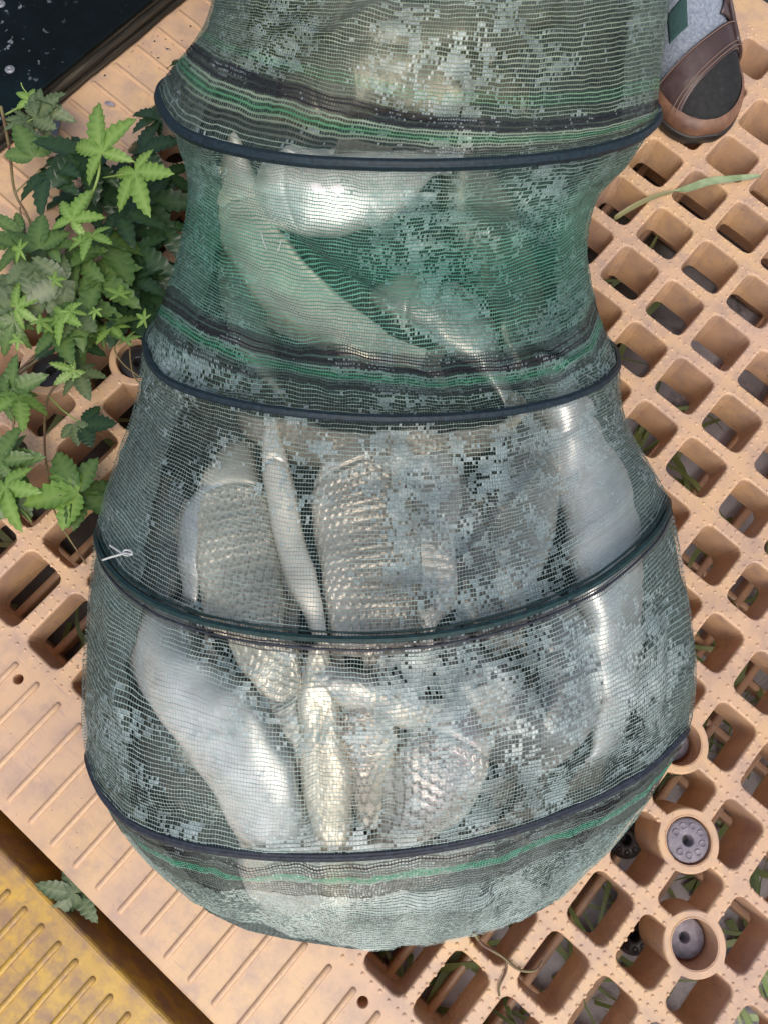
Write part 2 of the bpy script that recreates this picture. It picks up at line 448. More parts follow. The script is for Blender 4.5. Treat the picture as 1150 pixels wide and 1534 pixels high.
while a < 9.9:
    if not any(abs(a - h) < .16 for h in (-1.78, 5.09)):
        o = obj('rib', ribA, M_pallet, pallet); o.rotation_euler = (0, 0, math.pi / 2)
        o.location = (a * U, -13.57 * U + (random.random() - .5) * .0008, 0); o.scale = (1.0 if k % 1 == 0 else .8, 1, 1)
    a += .457; k += 1
b_ = -2.57 - 19 * .553
while b_ < 5.0:
    if all(abs(b_ - h) > .14 for h in (-6.71, -7.81)):
        o = obj('rib', ribB, M_pallet, pallet); o.location = (-7.98 * U, b_ * U, 0)
    b_ += .553
# small grip studs along every bar
SV = []; SF = []
def stud(x, y):
    r = .0019 * random.uniform(.85, 1.12); h = .0010; n0 = len(SV); n = 7
    for rr, z in ((1, -.0002), (.72, .62), (.3, .95)):
        for q in range(n): SV.append((x * U + r * rr * math.cos(q * 6.2832 / n), y * U + r * rr * math.sin(q * 6.2832 / n), h * z))
    SV.append((x * U, y * U, h))
    for k in range(2):
        for q in range(n):
            a = n0 + k * n + q; c = n0 + k * n + (q + 1) % n; SF.append((a, c, c + n, a + n))
    for q in range(n): SF.append((n0 + 2 * n + q, n0 + 2 * n + (q + 1) % n, n0 + 3 * n))
def okstud(x, y):
    return all(math.hypot(x - bx, y - by) > RBO + .01 for bx, by in bosses)
for i, (a0, a1) in enumerate(cols):
    for j, (b0, b1) in enumerate(rows):
        for x in (ca[i] * .52 + a0 * .48, ca[i + 1] * .52 + a1 * .48):
            for y in np.arange(cb[j] + .1, cb[j + 1] - .02, .168):
                if okstud(x, y): stud(x + random.uniform(-.01, .01), y)
        for y in (cb[j] * .52 + b0 * .48, cb[j + 1] * .52 + b1 * .48):
            for x in np.arange(a0 + .08, a1 - .02, .168):
                if okstud(x, y): stud(x, y + random.uniform(-.01, .01))
obj('grip_studs', mesh('grip_studs', SV, SF, True), M_pallet, pallet, 'stuff')
# rubber plugs
def lathe(prof, n=36):
    V = []; F = []
    for r, z in prof:
        for q in range(n): V.append((r * math.cos(q * 2 * math.pi / n), r * math.sin(q * 2 * math.pi / n), z))
    for k in range(len(prof) - 1):
        for q in range(n):
            a = k * n + q; c = k * n + (q + 1) % n; F.append((a, c, c + n, a + n))
    return V, F
rp = .325 * U
def plug(loc, z, dimples, m, scale=1.0, label=None):
    pr = [(.16 * rp, -.012), (.25 * rp, -.002), (.28 * rp, -.0002), (.32 * rp, 0), (.9 * rp, 0), (.97 * rp, -.0008), (rp, -.003), (rp, -.03)]
    parts = [lathe(pr)]
    if dimples:
        for q in range(9):
            if q == 5: continue
            t = q * 2 * math.pi / 9 + .5
            v, f = lathe([(.0010, .0001), (.0022, .0001), (.0026, .0009), (.0030, .0009), (.0033, .0001)], 12)
            parts.append(([(x + math.cos(t) * .66 * rp, y + math.sin(t) * .66 * rp, zz) for x, y, zz in v], f))
    V, F = join(parts)
    o = obj('plug', mesh('plug', V, F, True), m, pallet)
    o.location = (loc[0] * U, loc[1] * U, z); o.scale = (scale, scale, 1)
    core = obj('plug_core', mesh('plug_core', *lathe([(0.0001, -.011), (.2 * rp, -.011)], 20)), M_plugb, o)
    if label: o['label'] = label
    return o
plug(bosses[0], -.0015, True, M_plug, label='flush grey rubber plug with a ring of raised circles')
plug(bosses[1], -.022, False, M_plug, .95, 'sunken grey rubber plug with a dark centre hole')
plug(bosses[2], -.020, False, M_plug, .92)
plug(bosses[3], -.008, False, M_plugb, .98, 'black rubber plug under the vine')
plug(bosses[4], -.006, False, M_plugb, .98)
for (x, y) in (tuple(at(*p, -.085)[:2] / U) for p in ((938, 1258), (950, 1402))):      # feet seen down through the holes
    plug((x, y), -.085, True, M_plugb, .95)

# ------------------------------------------------------------------ yellow pallet across the gap
yel = thing('yellow_pallet', 'scuffed yellow plastic pallet across the narrow gap at the bottom left', 'pallet')
yb = -14.80
V, F = box(-9 * U, 10 * U, (yb - 14) * U, yb * U, -.138, 0.0, .003)
obj('deck', mesh('yellow_deck', V, F, False), M_yellow, yel)
ribY = strip_mesh(1.25 * U)
a = .66 - 9 * .343
while a < 6.5:
    o = obj('rib', ribY, M_yellow, yel); o.rotation_euler = (0, 0, math.pi / 2); o.location = (a * U, (yb - .95) * U, 0)
    a += .343

# ------------------------------------------------------------------ dark board at the top left
M_board, n, b = mat('dark_board', (.006, .010, .012), .42, spec=.1)
nn = noise(n, 105, 3, .5); n2 = noise(n, 9, 4, .6); n4 = noise(n, 16, 5, .7)
dark = mix(n, ramp(n, n4.outputs[0], [(.4, (0, 0, 0)), (.7, (1, 1, 1))]).outputs[0], (.0025, .004, .004), (.004, .010, .013))
sp = ramp(n, nn.outputs[0], [(.645, (0, 0, 0)), (.685, (.8, .8, .8))])
reg = ramp(n, n2.outputs[0], [(.42, (0, 0, 0)), (.62, (1, 1, 1))])
fac = mix(n, 1.0, sp.outputs[0], reg.outputs[0], 'MULTIPLY')
n.links.new(mix(n, fac, dark, (.26, .29, .33)), b.inputs['Base Color'])
nb = noise(n, 40, 4); bump(n, b, nb.outputs[0], .15, .001)
M_bedge, n, b = mat('board_edge', (.02, .017, .013), .8)
v = mapping(n, 'Object', (60, 8, 900)); nn = noise(n, 1, 4, .6, vec=v)
n.links.new(ramp(n, nn.outputs[0], [(.35, (.006, .006, .005)), (.55, (.035, .029, .02)), (.75, (.10, .085, .06))]).outputs[0], b.inputs['Base Color']); bump(n, b, nn.outputs[0], .8, .003)
board = thing('board', 'dark painted wet board with worn edge lying over the pallet corner', 'board')
be = -8.80
V, F = box(-16 * U, (be - .02) * U, -14 * U, 5 * U, .026, .031, .0015)
obj('face_sheet', mesh('face_sheet', V, F, False), M_board, board)
# layered edge: four uneven plies
PV = []
for k in range(4):
    z0 = .0025 + k * .006; ys = np.linspace(-14, 5, 120)
    xe = be + .01 - .05 * (k % 2) + .05 * (fbm(ys * 2.3, ys * 0 + k, k) - .5)
    n0 = 0; Vp = []; Fp = []
    for q, y in enumerate(ys):
        Vp += [(xe[q] * U, y * U, z0), (xe[q] * U + .0006, y * U, z0 + .0028), (xe[q] * U, y * U, z0 + .0054), (-16 * U, y * U, z0 + .0054), (-16 * U, y * U, z0)]
    for q in range(len(ys) - 1):
        for e in range(5): Fp.append((q * 5 + e, q * 5 + (e + 1) % 5, q * 5 + 5 + (e + 1) % 5, q * 5 + 5 + e))
    obj('ply', mesh('ply', Vp, Fp, False), M_bedge, board)
M_steel, n, b = mat('dull_steel', (.22, .23, .25), .45, .5); nn = noise(n, 150, 4); bump(n, b, nn.outputs[0], .2, .001)
for p in ((15, 104), (1, 6), (-60, 330)):
    q = at(*p, .031)
    V, F = join([lathe([(.0001, .0006), (.0012, .0006), (.0014, .0011), (.0033, .0011), (.0038, .0004), (.0044, .0003), (.0052, .0001)], 20)])
    o = obj('screw', mesh('screw', V, F, True), M_steel, board); o.location = q
# grey metal tab poking out under the board edge
q = at(75, 192, .006)
tab = thing('metal_tab', 'small grey metal tab with a round hole at the board edge', 'metal plate', q)
V, F = box(-.011, .011, -.0085, .0085, 0, .0016, .0004)
o = obj('plate', mesh('plate', V, F, False), M_steel, tab); o.rotation_euler = (.12, -.1, .55)
V, F = tube([(.0038 * math.cos(t), .0038 * math.sin(t), .0024) for t in np.linspace(0, 2 * math.pi, 16, endpoint=False)], .0011, 6, True)
obj('washer', mesh('washer', V, F), M_steel, tab)
# ------------------------------------------------------------------ the keepnet's bag as a surface
# each station: sight points of its front arc (left to right), height of its sides, of its crown, set-back of its underside
KS = [
 ([(330,-190),(420,-168),(560,-152),(700,-147),(850,-152),(960,-168),(1018,-190)], .17, .27, 30),
 ([(317,-5),(400,4),(500,12),(620,18),(750,20),(880,12),(1003,-10)], .15, .25, 30),
 ([(291,62),(330,88),(400,112),(500,140),(600,160),(700,172),(800,176),(900,170),(985,148)], .12, .225, 35),
 ([(237,138),(243,165),(262,192),(300,212),(380,232),(460,243),(550,247),(650,248),(760,243),(860,233),(940,213),(978,190),(987,168)], .10, .215, 55),
 ([(267,212),(320,248),(400,272),(550,290),(700,290),(850,275),(944,240)], .09, .19, 30),
 ([(282,280),(340,325),(450,355),(600,370),(750,360),(850,330),(894,298)], .085, .18, 25),
 ([(269,365),(330,410),(450,445),(600,460),(750,450),(840,420),(879,385)], .085, .18, 25),
 ([(240,462),(300,503),(380,535),(470,555),(560,568),(650,575),(750,572),(830,553),(880,518),(897,475)], .09, .19, 30),
 ([(217,505),(222,540),(245,570),(300,592),(380,611),(470,623),(560,629),(660,628),(760,619),(850,599),(905,574),(926,548),(926,530)], .10, .205, 50),
 ([(203,600),(250,650),(330,685),(450,710),(600,715),(750,705),(850,675),(915,635),(934,620)], .09, .195, 30),
 ([(168,705),(210,765),(300,815),(420,845),(560,855),(700,840),(820,800),(910,745),(968,690)], .09, .195, 30),
 ([(143,795),(150,830),(180,870),(230,905),(300,932),(380,948),(460,957),(550,960),(640,955),(730,938),(820,910),(900,870),(950,830),(990,790),(1003,752)], .105, .212, 45),
 ([(132,900),(160,960),(230,1010),(330,1045),(450,1065),(560,1070),(700,1055),(820,1020),(930,965),(1026,870)], .09, .20, 30),
 ([(122,1030),(150,1090),(220,1130),(330,1160),(450,1175),(560,1175),(700,1160),(830,1125),(950,1070),(1042,1000)], .08, .185, 30),
 ([(128,1128),(145,1185),(185,1230),(235,1255),(300,1272),(400,1284),(500,1286),(600,1280),(700,1264),(800,1237),(900,1195),(970,1157),(1032,1092)], .07, .15, 35),
 ([(165,1218),(210,1272),(260,1300),(340,1318),(450,1326),(560,1320),(680,1305),(800,1278),(900,1235),(960,1195),(997,1155)], .05, .115, 35),
 ([(218,1290),(270,1335),(350,1362),(450,1375),(560,1375),(690,1362),(800,1330),(880,1290),(930,1255)], .03, .065, 30),
 ([(300,1360),(370,1394),(440,1410),(540,1424),(640,1414),(700,1403),(780,1379),(834,1350)], .012, .018, 20),
]
NT = 321                     # samples over the front half
th = np.linspace(0, np.pi, NT)
def station(pts, zs, zc, up, f=1.0):
    P = np.array(pts, float); x0, x1 = P[0, 0], P[-1, 0]; xm = (x0 + x1) / 2; hw = (x1 - x0) / 2
    xs = P[:, 0].copy()
    for k in range(1, len(xs)): xs[k] = max(xs[k], xs[k - 1] + .01)
    x = xm - hw * np.cos(th)
    # arc through the points, softened
    y = np.interp(x, xs, P[:, 1])
    for _ in range(6): y[1:-1] = .25 * y[:-2] + .5 * y[1:-1] + .25 * y[2:]
    z = zs + (zc - zs) * np.sin(th) ** .8
    front = at(x, y, z)
    tu = np.linspace(np.pi, 2 * np.pi, NT)[1:-1]
    xu = xm - hw * np.cos(tu) * .985
    yu = np.interp(xu, [x0, x1], [P[0, 1], P[-1, 1]]) - up * np.abs(np.sin(tu)) ** .8
    yu = f * yu + (1 - f) * (np.interp(xu, x, y) - 1.5)
    floor = .006 if zs < .13 else zs * .5
    zu = zs - (zs - floor) * np.abs(np.sin(tu)) ** .6
    return np.concatenate([front, at(xu, yu, zu)])
K = np.stack([station(*k, f=(1, 1, 1, .75, .4, 0)[max(0, i - 12)]) for i, k in enumerate(KS)])                 # (stations, around, 3)
NA = K.shape[1]
# angle parameter around the bag for the columns of K
ANG = np.concatenate([th, np.linspace(np.pi, 2 * np.pi, NT)[1:-1]])
mid = K[:, NT // 2]
NVD = 1000
vv = np.linspace(0, len(KS) - 1, NVD)
KV = crom(np.arange(len(KS)), K, vv)                    # dense along the bag
# columns evenly spaced by arc on the front
arc = np.linalg.norm(np.diff(KV, axis=0), axis=2)[:, NT // 2]; S = np.concatenate([[0], np.cumsum(arc)])   # metres along the crown
def normals(G):
    du = np.roll(G, -1, 1) - np.roll(G, 1, 1); dv = np.gradient(G, axis=0)
    n = np.cross(du, dv); n /= np.linalg.norm(n, axis=2)[..., None] + 1e-12
    c = G.mean(1, keepdims=True)
    s = np.sign((n * (G - c)).sum(2)); s[s == 0] = 1
    return n * (np.sign(np.median(s)))
NRM = normals(KV)
# folds and swellings: sight-line polylines with signed height
def seg_dist(Q, poly):
    d = np.full(Q.shape[:-1], 1e9); tt = np.zeros(Q.shape[:-1]); L = len(poly) - 1
    for k in range(L):
        a, b = np.array(poly[k], float), np.array(poly[k + 1], float); ab = b - a
        t = np.clip(((Q - a) @ ab) / (ab @ ab), 0, 1); dd = np.linalg.norm(Q - a - t[..., None] * ab, axis=-1)
        m = dd < d; d[m] = dd[m]; tt[m] = ((k + t) / L)[m]
    return d, tt
Q = px(KV)
front = np.zeros((NVD, NA)); front[:, :NT] = np.sin(th) ** .35
H = np.zeros((NVD, NA)); HF = np.zeros((NVD, NA))
FOLDS = [  # polyline, width px, height m
 ([(285,225),(330,262),(385,320),(440,365),(520,425),(600,480),(660,520)], 14, .008),
 ([(282,270),(320,330),(365,400),(410,455),(480,505),(560,560)], 14, .006),
 ([(620,330),(700,330),(780,360),(850,420)], 34, .006),
 ([(640,300),(740,300),(830,330)], 16, -.004),
 ([(850,520),(870,450),(878,380)], 12, .006),
 ([(740,560),(800,535),(850,548),(890,520)], 10, .005),
 ([(845,655),(790,720),(730,790),(680,850)], 8, .006),
 ([(880,640),(862,740),(840,830)], 10, .005),
 ([(235,620),(250,700),(285,790),(330,850)], 12, .006),
 ([(330,650),(300,720),(290,780)], 10, .004),
 ([(430,40),(500,60),(560,20),(600,-10)], 13, .006),
 ([(330,100),(420,60),(480,20)], 16, .005),
 ([(155,920),(175,1010),(185,1100)], 12, .006),
 ([(1000,900),(1010,1000),(1000,1080)], 12, -.006),
 ([(890,900),(885,1000),(900,1100)], 14, -.005),
 ([(420,1010),(500,1050),(640,1075)], 14, .004),
 ([(280,930),(400,1010),(430,1100)], 22, -.005),
 ([(470,1050),(470,1150),(478,1270)], 10, -.006),
 ([(560,1110),(590,1200),(560,1275)], 18, -.005),
 ([(500,1380),(640,1350),(800,1340)], 12, .004),
]
for poly, w, h in FOLDS:
    d, t = seg_dist(Q, poly); f_ = h * np.exp(-(d / w) ** 2) * np.sin(np.pi * np.clip(t, .02, .98)) ** .5 * front; H += f_; HF += np.maximum(f_, 0)
sx = Q[..., 0] / 1000; sy = Q[..., 1] / 1000
H += front * ((fbm(sx * 9, sy * 9, 1) - .5) * .012 + (fbm(sx * 26, sy * 22, 2) - .5) * .005)
H += front * (fbm(sx * 5 + sy * 8, sy * 3, 9) - .5) * .008
# calm next to the hoops
H *= 1.25
for r in (3, 8, 11, 14):
    H *= 1 - .9 * np.exp(-((vv - r) / .22) ** 2)[:, None]
# a slight pucker: the cloth draws in beside each hoop
H -= front * sum(.004 * np.exp(-((np.abs(vv - r) - .35) / .22) ** 2) for r in (3, 8, 11, 14))[:, None]
BAG = KV + NRM * H[..., None]
BN = normals(BAG)
HF *= 1.25
for r in (3, 8, 11, 14):
    HF *= 1 - .9 * np.exp(-((vv - r) / .22) ** 2)[:, None]
BASE = KV + NRM * (H - HF)[..., None]     # what the fish press against: the cloth without its raised folds
BASN = normals(BASE)

def surf(ang, v, G=None):
    """bag point at angle (radians round the bag) and station v"""
    G = BAG if G is None else G
    fv = np.clip(v / (len(KS) - 1) * (NVD - 1), 0, NVD - 1.001); i = fv.astype(int); fi = (fv - i)[..., None]
    A = np.concatenate([ANG, [2 * np.pi]]); fa = np.interp(np.mod(ang, 2 * np.pi), A, np.arange(NA + 1)); j = np.floor(fa).astype(int) % NA; fj = (fa - np.floor(fa))[..., None]; j2 = (j + 1) % NA
    return (G[i, j] * (1 - fj) + G[i, j2] * fj) * (1 - fi) + (G[i + 1, j] * (1 - fj) + G[i + 1, j2] * fj) * fi

keepnet = thing('keepnet', 'long green mesh keepnet with dark hoops full of fish lying on the peach pallet', 'keepnet', (0, 0, 0))
# --- netting: one woven sheet with real openings
pitch = .0031
nrow = int(S[-1] / pitch)
vrow = np.interp(np.arange(nrow) * pitch, S, vv)
dvds = np.gradient(vrow)
NF, NU_ = 270, 110
arcp = np.linalg.norm(np.diff(KV[NVD // 2], axis=0), axis=1)[:NT - 1]; ca_ = np.concatenate([[0], np.cumsum(arcp)])
angF = np.interp(np.linspace(0, ca_[-1], NF, endpoint=False), ca_, th)
ang = np.concatenate([angF, np.linspace(np.pi, 2 * np.pi, NU_, endpoint=False)])
nc = len(ang)
da = np.diff(np.concatenate([ang, [2 * np.pi]]))
wc = .055; wr = .095          # half thread over pitch
# thread gauge along the bag: the upper sections are of closer, heavier weave, as are the striped bands
gv = lambda v: 1 + .75 * np.clip(1 - np.abs(v - 5.3) / 2.3, 0, 1) ** .5 + .35 * np.clip((3 - v) / .6, 0, 1) + sum(.9 * ((v > a) & (v < b)) for a, b in ((2.02, 2.7), (6.62, 7.36), (10.85, 11.22), (14.35, 15.38)))
u2 = np.stack([ang, ang], 1).ravel()
v2 = np.stack([vrow - dvds * wr * gv(vrow), vrow + dvds * wr * gv(vrow)], 1).ravel(); v2 = np.clip(v2, 0, len(KS) - 1)
UU, VV = np.meshgrid(u2, v2)
UU = UU + np.stack([-da, da], 1).ravel()[None] * wc * gv(VV)
# threads wander a little
wv = (vnoise(UU * 24, VV * 3, 3) - .5) * .30 * np.repeat(dvds, 2)[:, None]
wu = (vnoise(UU * 8, VV * 5, 4) - .5) * .9 * np.median(da[:NF])
wu[:, u2 > np.pi] = 0
VVj = np.clip(VV + wv, 0, len(KS) - 1.001); UUj = UU + wu
P = surf(UUj, VVj)
NB = surf(UUj, VVj, BN); P = P + NB * ((vnoise(UU * 300, VV * 90, 5) - .5) * .0006)[..., None]
R2, C2 = P.shape[:2]
idx = np.arange(R2 * C2).reshape(R2, C2)
i0 = idx[:-1]; i1 = idx[1:]
quads = np.stack([i0, np.roll(i0, -1, 1), np.roll(i1, -1, 1), i1], -1)      # (R2-1, C2, 4)
ri = np.arange(R2 - 1) % 2 == 1; ci = np.arange(C2) % 2 == 1
openm = ri[:, None] & ci[None, :]
# colours, thread by thread
VVc = VV; frac = VVc
grey = np.array([.25, .335, .30]); pale = np.array([.33, .44, .42]); green = np.array([.075, .31, .205]); dgreen = np.array([.06, .22, .15])
tone = np.clip((VV - 8.0) / 3, 0, 1)[..., None]
up_ = np.clip(1 - np.abs(VV - 5.6) / 2.6, 0, 1)[..., None]                 # greenest between the two upper hoops
col = grey * (1 - tone) + pale * tone
col = col * (1 - up_ * .9) + green * up_ * .9
top = np.clip((3.0 - VV) / .5, 0, 1)[..., None]
col = col * (1 - top) + np.array([.27, .35, .26]) * top
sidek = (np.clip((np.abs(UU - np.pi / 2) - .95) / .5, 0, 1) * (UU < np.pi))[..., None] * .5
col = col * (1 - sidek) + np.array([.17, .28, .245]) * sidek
col = col * (1 + .35 * np.clip((VV - 15.3) / .4, 0, 1)[..., None])
pat = fbm(UU * 6, VV * 3, 6)[..., None]
col = col * (.72 + .56 * pat)
col = col * (1 + .35 * (rng.random((R2 // 2, 1)).repeat(2, 0)[..., None] - .5))
def stripe(v0, v1, c, k=1.0):
    global col
    w = (VV + .04 * (vnoise(UU * 3, VV * 0, 8) - .5))
    kr = (.72 + .45 * rng.random((R2 // 2, 1)).repeat(2, 0)) * (.85 + .3 * vnoise(UU * 5, VV * 20, 19))
    m = np.clip(((w > v0) & (w < v1)) * k * kr, 0, 1)[..., None]
    col = col * (1 - m) + np.array(c) * m
BLK = (.028, .026, .030)
for v0, v1, c, k in ((1.72, 1.86, (.20, .42, .25), .7), (2.02, 2.24, BLK, .9), (2.32, 2.44, (.05, .27, .12), .62), (2.5, 2.7, BLK, .75),
                     (6.62, 6.92, BLK, .9), (7.0, 7.11, (.04, .29, .15), .65), (7.17, 7.36, BLK, .85),
                     (10.85, 11.22, BLK, .85),
                     (14.35, 14.74, BLK, .85), (14.76, 15.0, (.05, .42, .26), .9), (15.02, 15.38, BLK, .8)):
    stripe(v0, v1, c, k)
netting = obj('netting', mesh('netting', P.reshape(-1, 3), quads[~openm], True, col.reshape(-1, 3)), M_net, keepnet)
# --- the doubled, bunched cloth round the sides and underneath
la = np.linspace(-np.pi - .46, .46, 110); lv = np.linspace(.02, len(KS) - 1.005, 300)
LA, LV = np.meshgrid(la, lv)
LP = surf(LA, LV) - surf(LA, LV, BN) * (.0012 + .0022 * fbm(LA * 5, LV * 2, 31) + .016 * np.clip((np.sin(LA) - .12) / .5, 0, 1))[..., None]
LP = LP + surf(LA, LV, BN) * ((vnoise(LA * 24, LV * 5, 32) - .5) * .0022)[..., None]
I = np.arange(LP.shape[0] * LP.shape[1]).reshape(LP.shape[:2]); LF = np.stack([I[:-1, :-1], I[:-1, 1:], I[1:, 1:], I[1:, :-1]], -1).reshape(-1, 4)
lc = (np.array([.028, .044, .042]) * (.55 + .9 * fbm(LA * 14, LV * 6, 33)[..., None])) * np.array([1, 1, 1])
g_ = np.clip(1 - np.abs(LV - 5.5) / 2.6, 0, 1)[..., None]; lc = lc * (1 - g_) + np.array([.018, .07, .045]) * g_
obj('lining', mesh('lining', LP.reshape(-1, 3), LF, True, lc.reshape(-1, 3)), M_lining, keepnet)
# --- water and slime held in some of the openings, and clogged weave
cv = VV[:-1][ri][:, ci]; cu = UU[:-1][ri][:, ci]
cpx = px(P[:-1][ri][:, ci])
X, Y = cpx[..., 0] / 1000, cpx[..., 1] / 1000
prob = .6 * fbm(X * 13, Y * 13, 11, 4) + .4 * fbm(X * 46, Y * 34, 15, 2)
HOT = [(.80,.70,.10,.12),(.64,.79,.10,.14),(.70,.90,.09,.18),(.62,1.00,.08,.08),(.80,1.06,.13,.10),(.70,1.19,.10,.09),(.60,.38,.07,.05),(.46,.33,.07,.06),(.67,.45,.05,.12),
       (.70,.10,.15,.10),(.50,1.38,.13,.42),(.64,1.375,.10,.34),(.77,1.345,.08,.28),(.95,.98,.085,.32),(.55,1.05,.07,.04),(.50,.70,.1,.08),(.83,.49,.06,.14),(.56,.30,.1,.05),(.36,1.12,.06,.0),(.25,1.20,.10,.03)]
for hx, hy, r, k in HOT: prob = prob + k * np.exp(-((X - hx) ** 2 + (Y - hy) ** 2) / r ** 2)
COLD = [(.47,.86,.10,.25),(.36,.86,.08,.22),(.38,1.18,.09,.22),(.30,1.06,.07,.2),(.75,.42,.07,.12),(.49,1.18,.05,.22),(.45,.28,.07,.2),(.45,.45,.10,.25),(.22,.75,.1,.12),(.92,.80,.06,.2),(.20,.97,.08,.2)]
for hx, hy, r, k in COLD: prob = prob - k * np.exp(-((X - hx) ** 2 + (Y - hy) ** 2) / r ** 2)
fine = rng.random(prob.shape)
# runs along a row hang together
run = vnoise(cu * 26, np.arange(prob.shape[0])[:, None] * 1.0 + cu * 0, 12)
sel = (prob + (run - .5) * .40 + (fine - .5) * .26) > .615
sel &= (cu < np.pi)
fq = quads[:, ci][ri]; fq = fq[sel]
uq, inv = np.unique(fq.ravel(), return_inverse=True)
FP = P.reshape(-1, 3)[uq]; FNn = NB.reshape(-1, 3)[uq]
FP = FP - FNn * (.0004 + .0005 * rng.random((len(FP), 1)))
fpx = px(FP) / 1000
dens = fbm(fpx[:, 0] * 30, fpx[:, 1] * 30, 13)
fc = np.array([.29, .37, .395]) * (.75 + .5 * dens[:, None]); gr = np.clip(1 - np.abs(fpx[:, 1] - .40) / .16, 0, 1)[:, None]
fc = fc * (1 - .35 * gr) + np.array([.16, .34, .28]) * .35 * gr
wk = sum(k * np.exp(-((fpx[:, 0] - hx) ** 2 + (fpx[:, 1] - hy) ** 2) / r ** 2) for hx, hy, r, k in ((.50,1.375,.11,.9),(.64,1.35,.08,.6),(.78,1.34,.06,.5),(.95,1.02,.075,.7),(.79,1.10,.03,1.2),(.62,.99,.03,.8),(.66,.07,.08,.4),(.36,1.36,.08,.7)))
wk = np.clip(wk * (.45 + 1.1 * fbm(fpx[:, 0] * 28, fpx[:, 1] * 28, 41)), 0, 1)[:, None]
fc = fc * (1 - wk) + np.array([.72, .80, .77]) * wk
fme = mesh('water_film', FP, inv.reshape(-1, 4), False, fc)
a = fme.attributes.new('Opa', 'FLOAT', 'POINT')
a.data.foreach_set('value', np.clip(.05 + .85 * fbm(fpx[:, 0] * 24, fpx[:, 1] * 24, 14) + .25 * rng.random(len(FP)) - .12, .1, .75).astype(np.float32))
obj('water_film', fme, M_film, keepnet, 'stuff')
# --- hoops in their taped sleeves
HA = np.linspace(0, 2 * np.pi, 260, endpoint=False)
for r, rad, m, lift in ((3, .0043, M_hoop_navy, .001), (8, .0030, M_hoop_navy, .001), (11, .0025, M_hoop_green, .001), (14, .0031, M_hoop_grey, -.0006)):
    ring = surf(HA, np.full(260, float(r)), KV); rn = surf(HA, np.full(260, float(r)), NRM)
    dn = rn * lift
    for _ in range(26): ring = (np.roll(ring, 1, 0) + 2 * ring + np.roll(ring, -1, 0)) / 4
    V, F = tube(ring + dn, rad, 24, True, 6, .13)
    o = obj('hoop', mesh('hoop', V, F), m, keepnet)
# overlap seams: cord lines beside hoop three
for r, c in ((10.90, M_hoop_green), (11.13, M_hoop_grey)):
    ring = surf(HA, np.full(260, r)); rn = surf(HA, np.full(260, r), BN)
    for _ in range(16): ring = (np.roll(ring, 1, 0) + 2 * ring + np.roll(ring, -1, 0)) / 4
    V, F = tube(ring + rn * .0008, .0009, 6, True); obj('seam_cord', mesh('seam_cord', V, F), c, keepnet)

# --- front-of-bag lookup: sight point -> bag surface
LX0, LY0, LS = 90, -120, 4
LW, LH = (1070 - LX0) // LS, (1440 - LY0) // LS
acc = np.zeros((LH, LW, 6)); cnt = np.zeros((LH, LW))
fine_v = np.linspace(.6, len(KS) - 1.01, 1500); fine_a = np.linspace(.06, np.pi - .06, 700)
A_, V_ = np.meshgrid(fine_a, fine_v)
SP = surf(A_, V_, BASE); SN = surf(A_, V_, BASN); SQ = px(SP)
ix = ((SQ[..., 0] - LX0) / LS).astype(int); iy = ((SQ[..., 1] - LY0) / LS).astype(int)
ok = (ix >= 0) & (ix < LW) & (iy >= 0) & (iy < LH)
both = np.concatenate([SP, SN], -1)
flat = (iy * LW + ix)[ok]
for k in range(6): acc[..., k] = np.bincount(flat, both[..., k][ok], LH * LW).reshape(LH, LW)
cnt = np.bincount(flat, minlength=LH * LW).reshape(LH, LW).astype(float)
for it in range(80):
    if (cnt > 0).all(): break
    a2 = np.zeros_like(acc); c2 = np.zeros_like(cnt)
    for dy, dx in ((0, 1), (0, -1), (1, 0), (-1, 0)):
        a2 += np.roll(acc, (dy, dx), (0, 1)); c2 += np.roll(cnt, (dy, dx), (0, 1))
    m = (cnt == 0) & (c2 > 0); acc[m] = a2[m] / c2[m][:, None]; cnt[m] = 1
LUT = acc / np.maximum(cnt, 1)[..., None]
LUTs = LUT.copy()
for _ in range(22):
    LUTs[1:-1, 1:-1] = (LUTs[1:-1, 1:-1] * 2 + LUTs[:-2, 1:-1] + LUTs[2:, 1:-1] + LUTs[1:-1, :-2] + LUTs[1:-1, 2:]) / 6
def look(x, y):
    fx = np.clip((np.asarray(x) - LX0) / LS - .5, 0, LW - 1.001); fy = np.clip((np.asarray(y) - LY0) / LS - .5, 0, LH - 1.001)
    i = fy.astype(int); j = fx.astype(int); a = (fy - i)[..., None]; b = (fx - j)[..., None]
    q = (LUTs[i, j] * (1 - b) + LUTs[i, j + 1] * b) * (1 - a) + (LUTs[i + 1, j] * (1 - b) + LUTs[i + 1, j + 1] * b) * a
    n = q[..., 3:]; return q[..., :3], n / (np.linalg.norm(n, axis=-1)[..., None] + 1e-9)
# loose white threads caught on the net
def strand(pts, r=.0007, lift=.0012, n=24, m=None, name='loose_thread'):
    p = smooth_path(pts, n); q, nn_ = look(p[:, 0], p[:, 1])
    V, F = tube(q + nn_ * (.003 + lift + .001), r, 6); return obj(name, mesh(name, V, F), m or M_white, keepnet)
strand([(163,842),(180,838),(195,834),(204,836),(203,830),(194,829),(190,836)], .0009)
strand([(172,822),(182,829),(192,836),(200,838)], .0008)
for pts in ([(421,352),(424,368),(420,382)], [(395,350),(400,366),(405,378)]):
    strand(pts, .0004, m=M_film_thread)
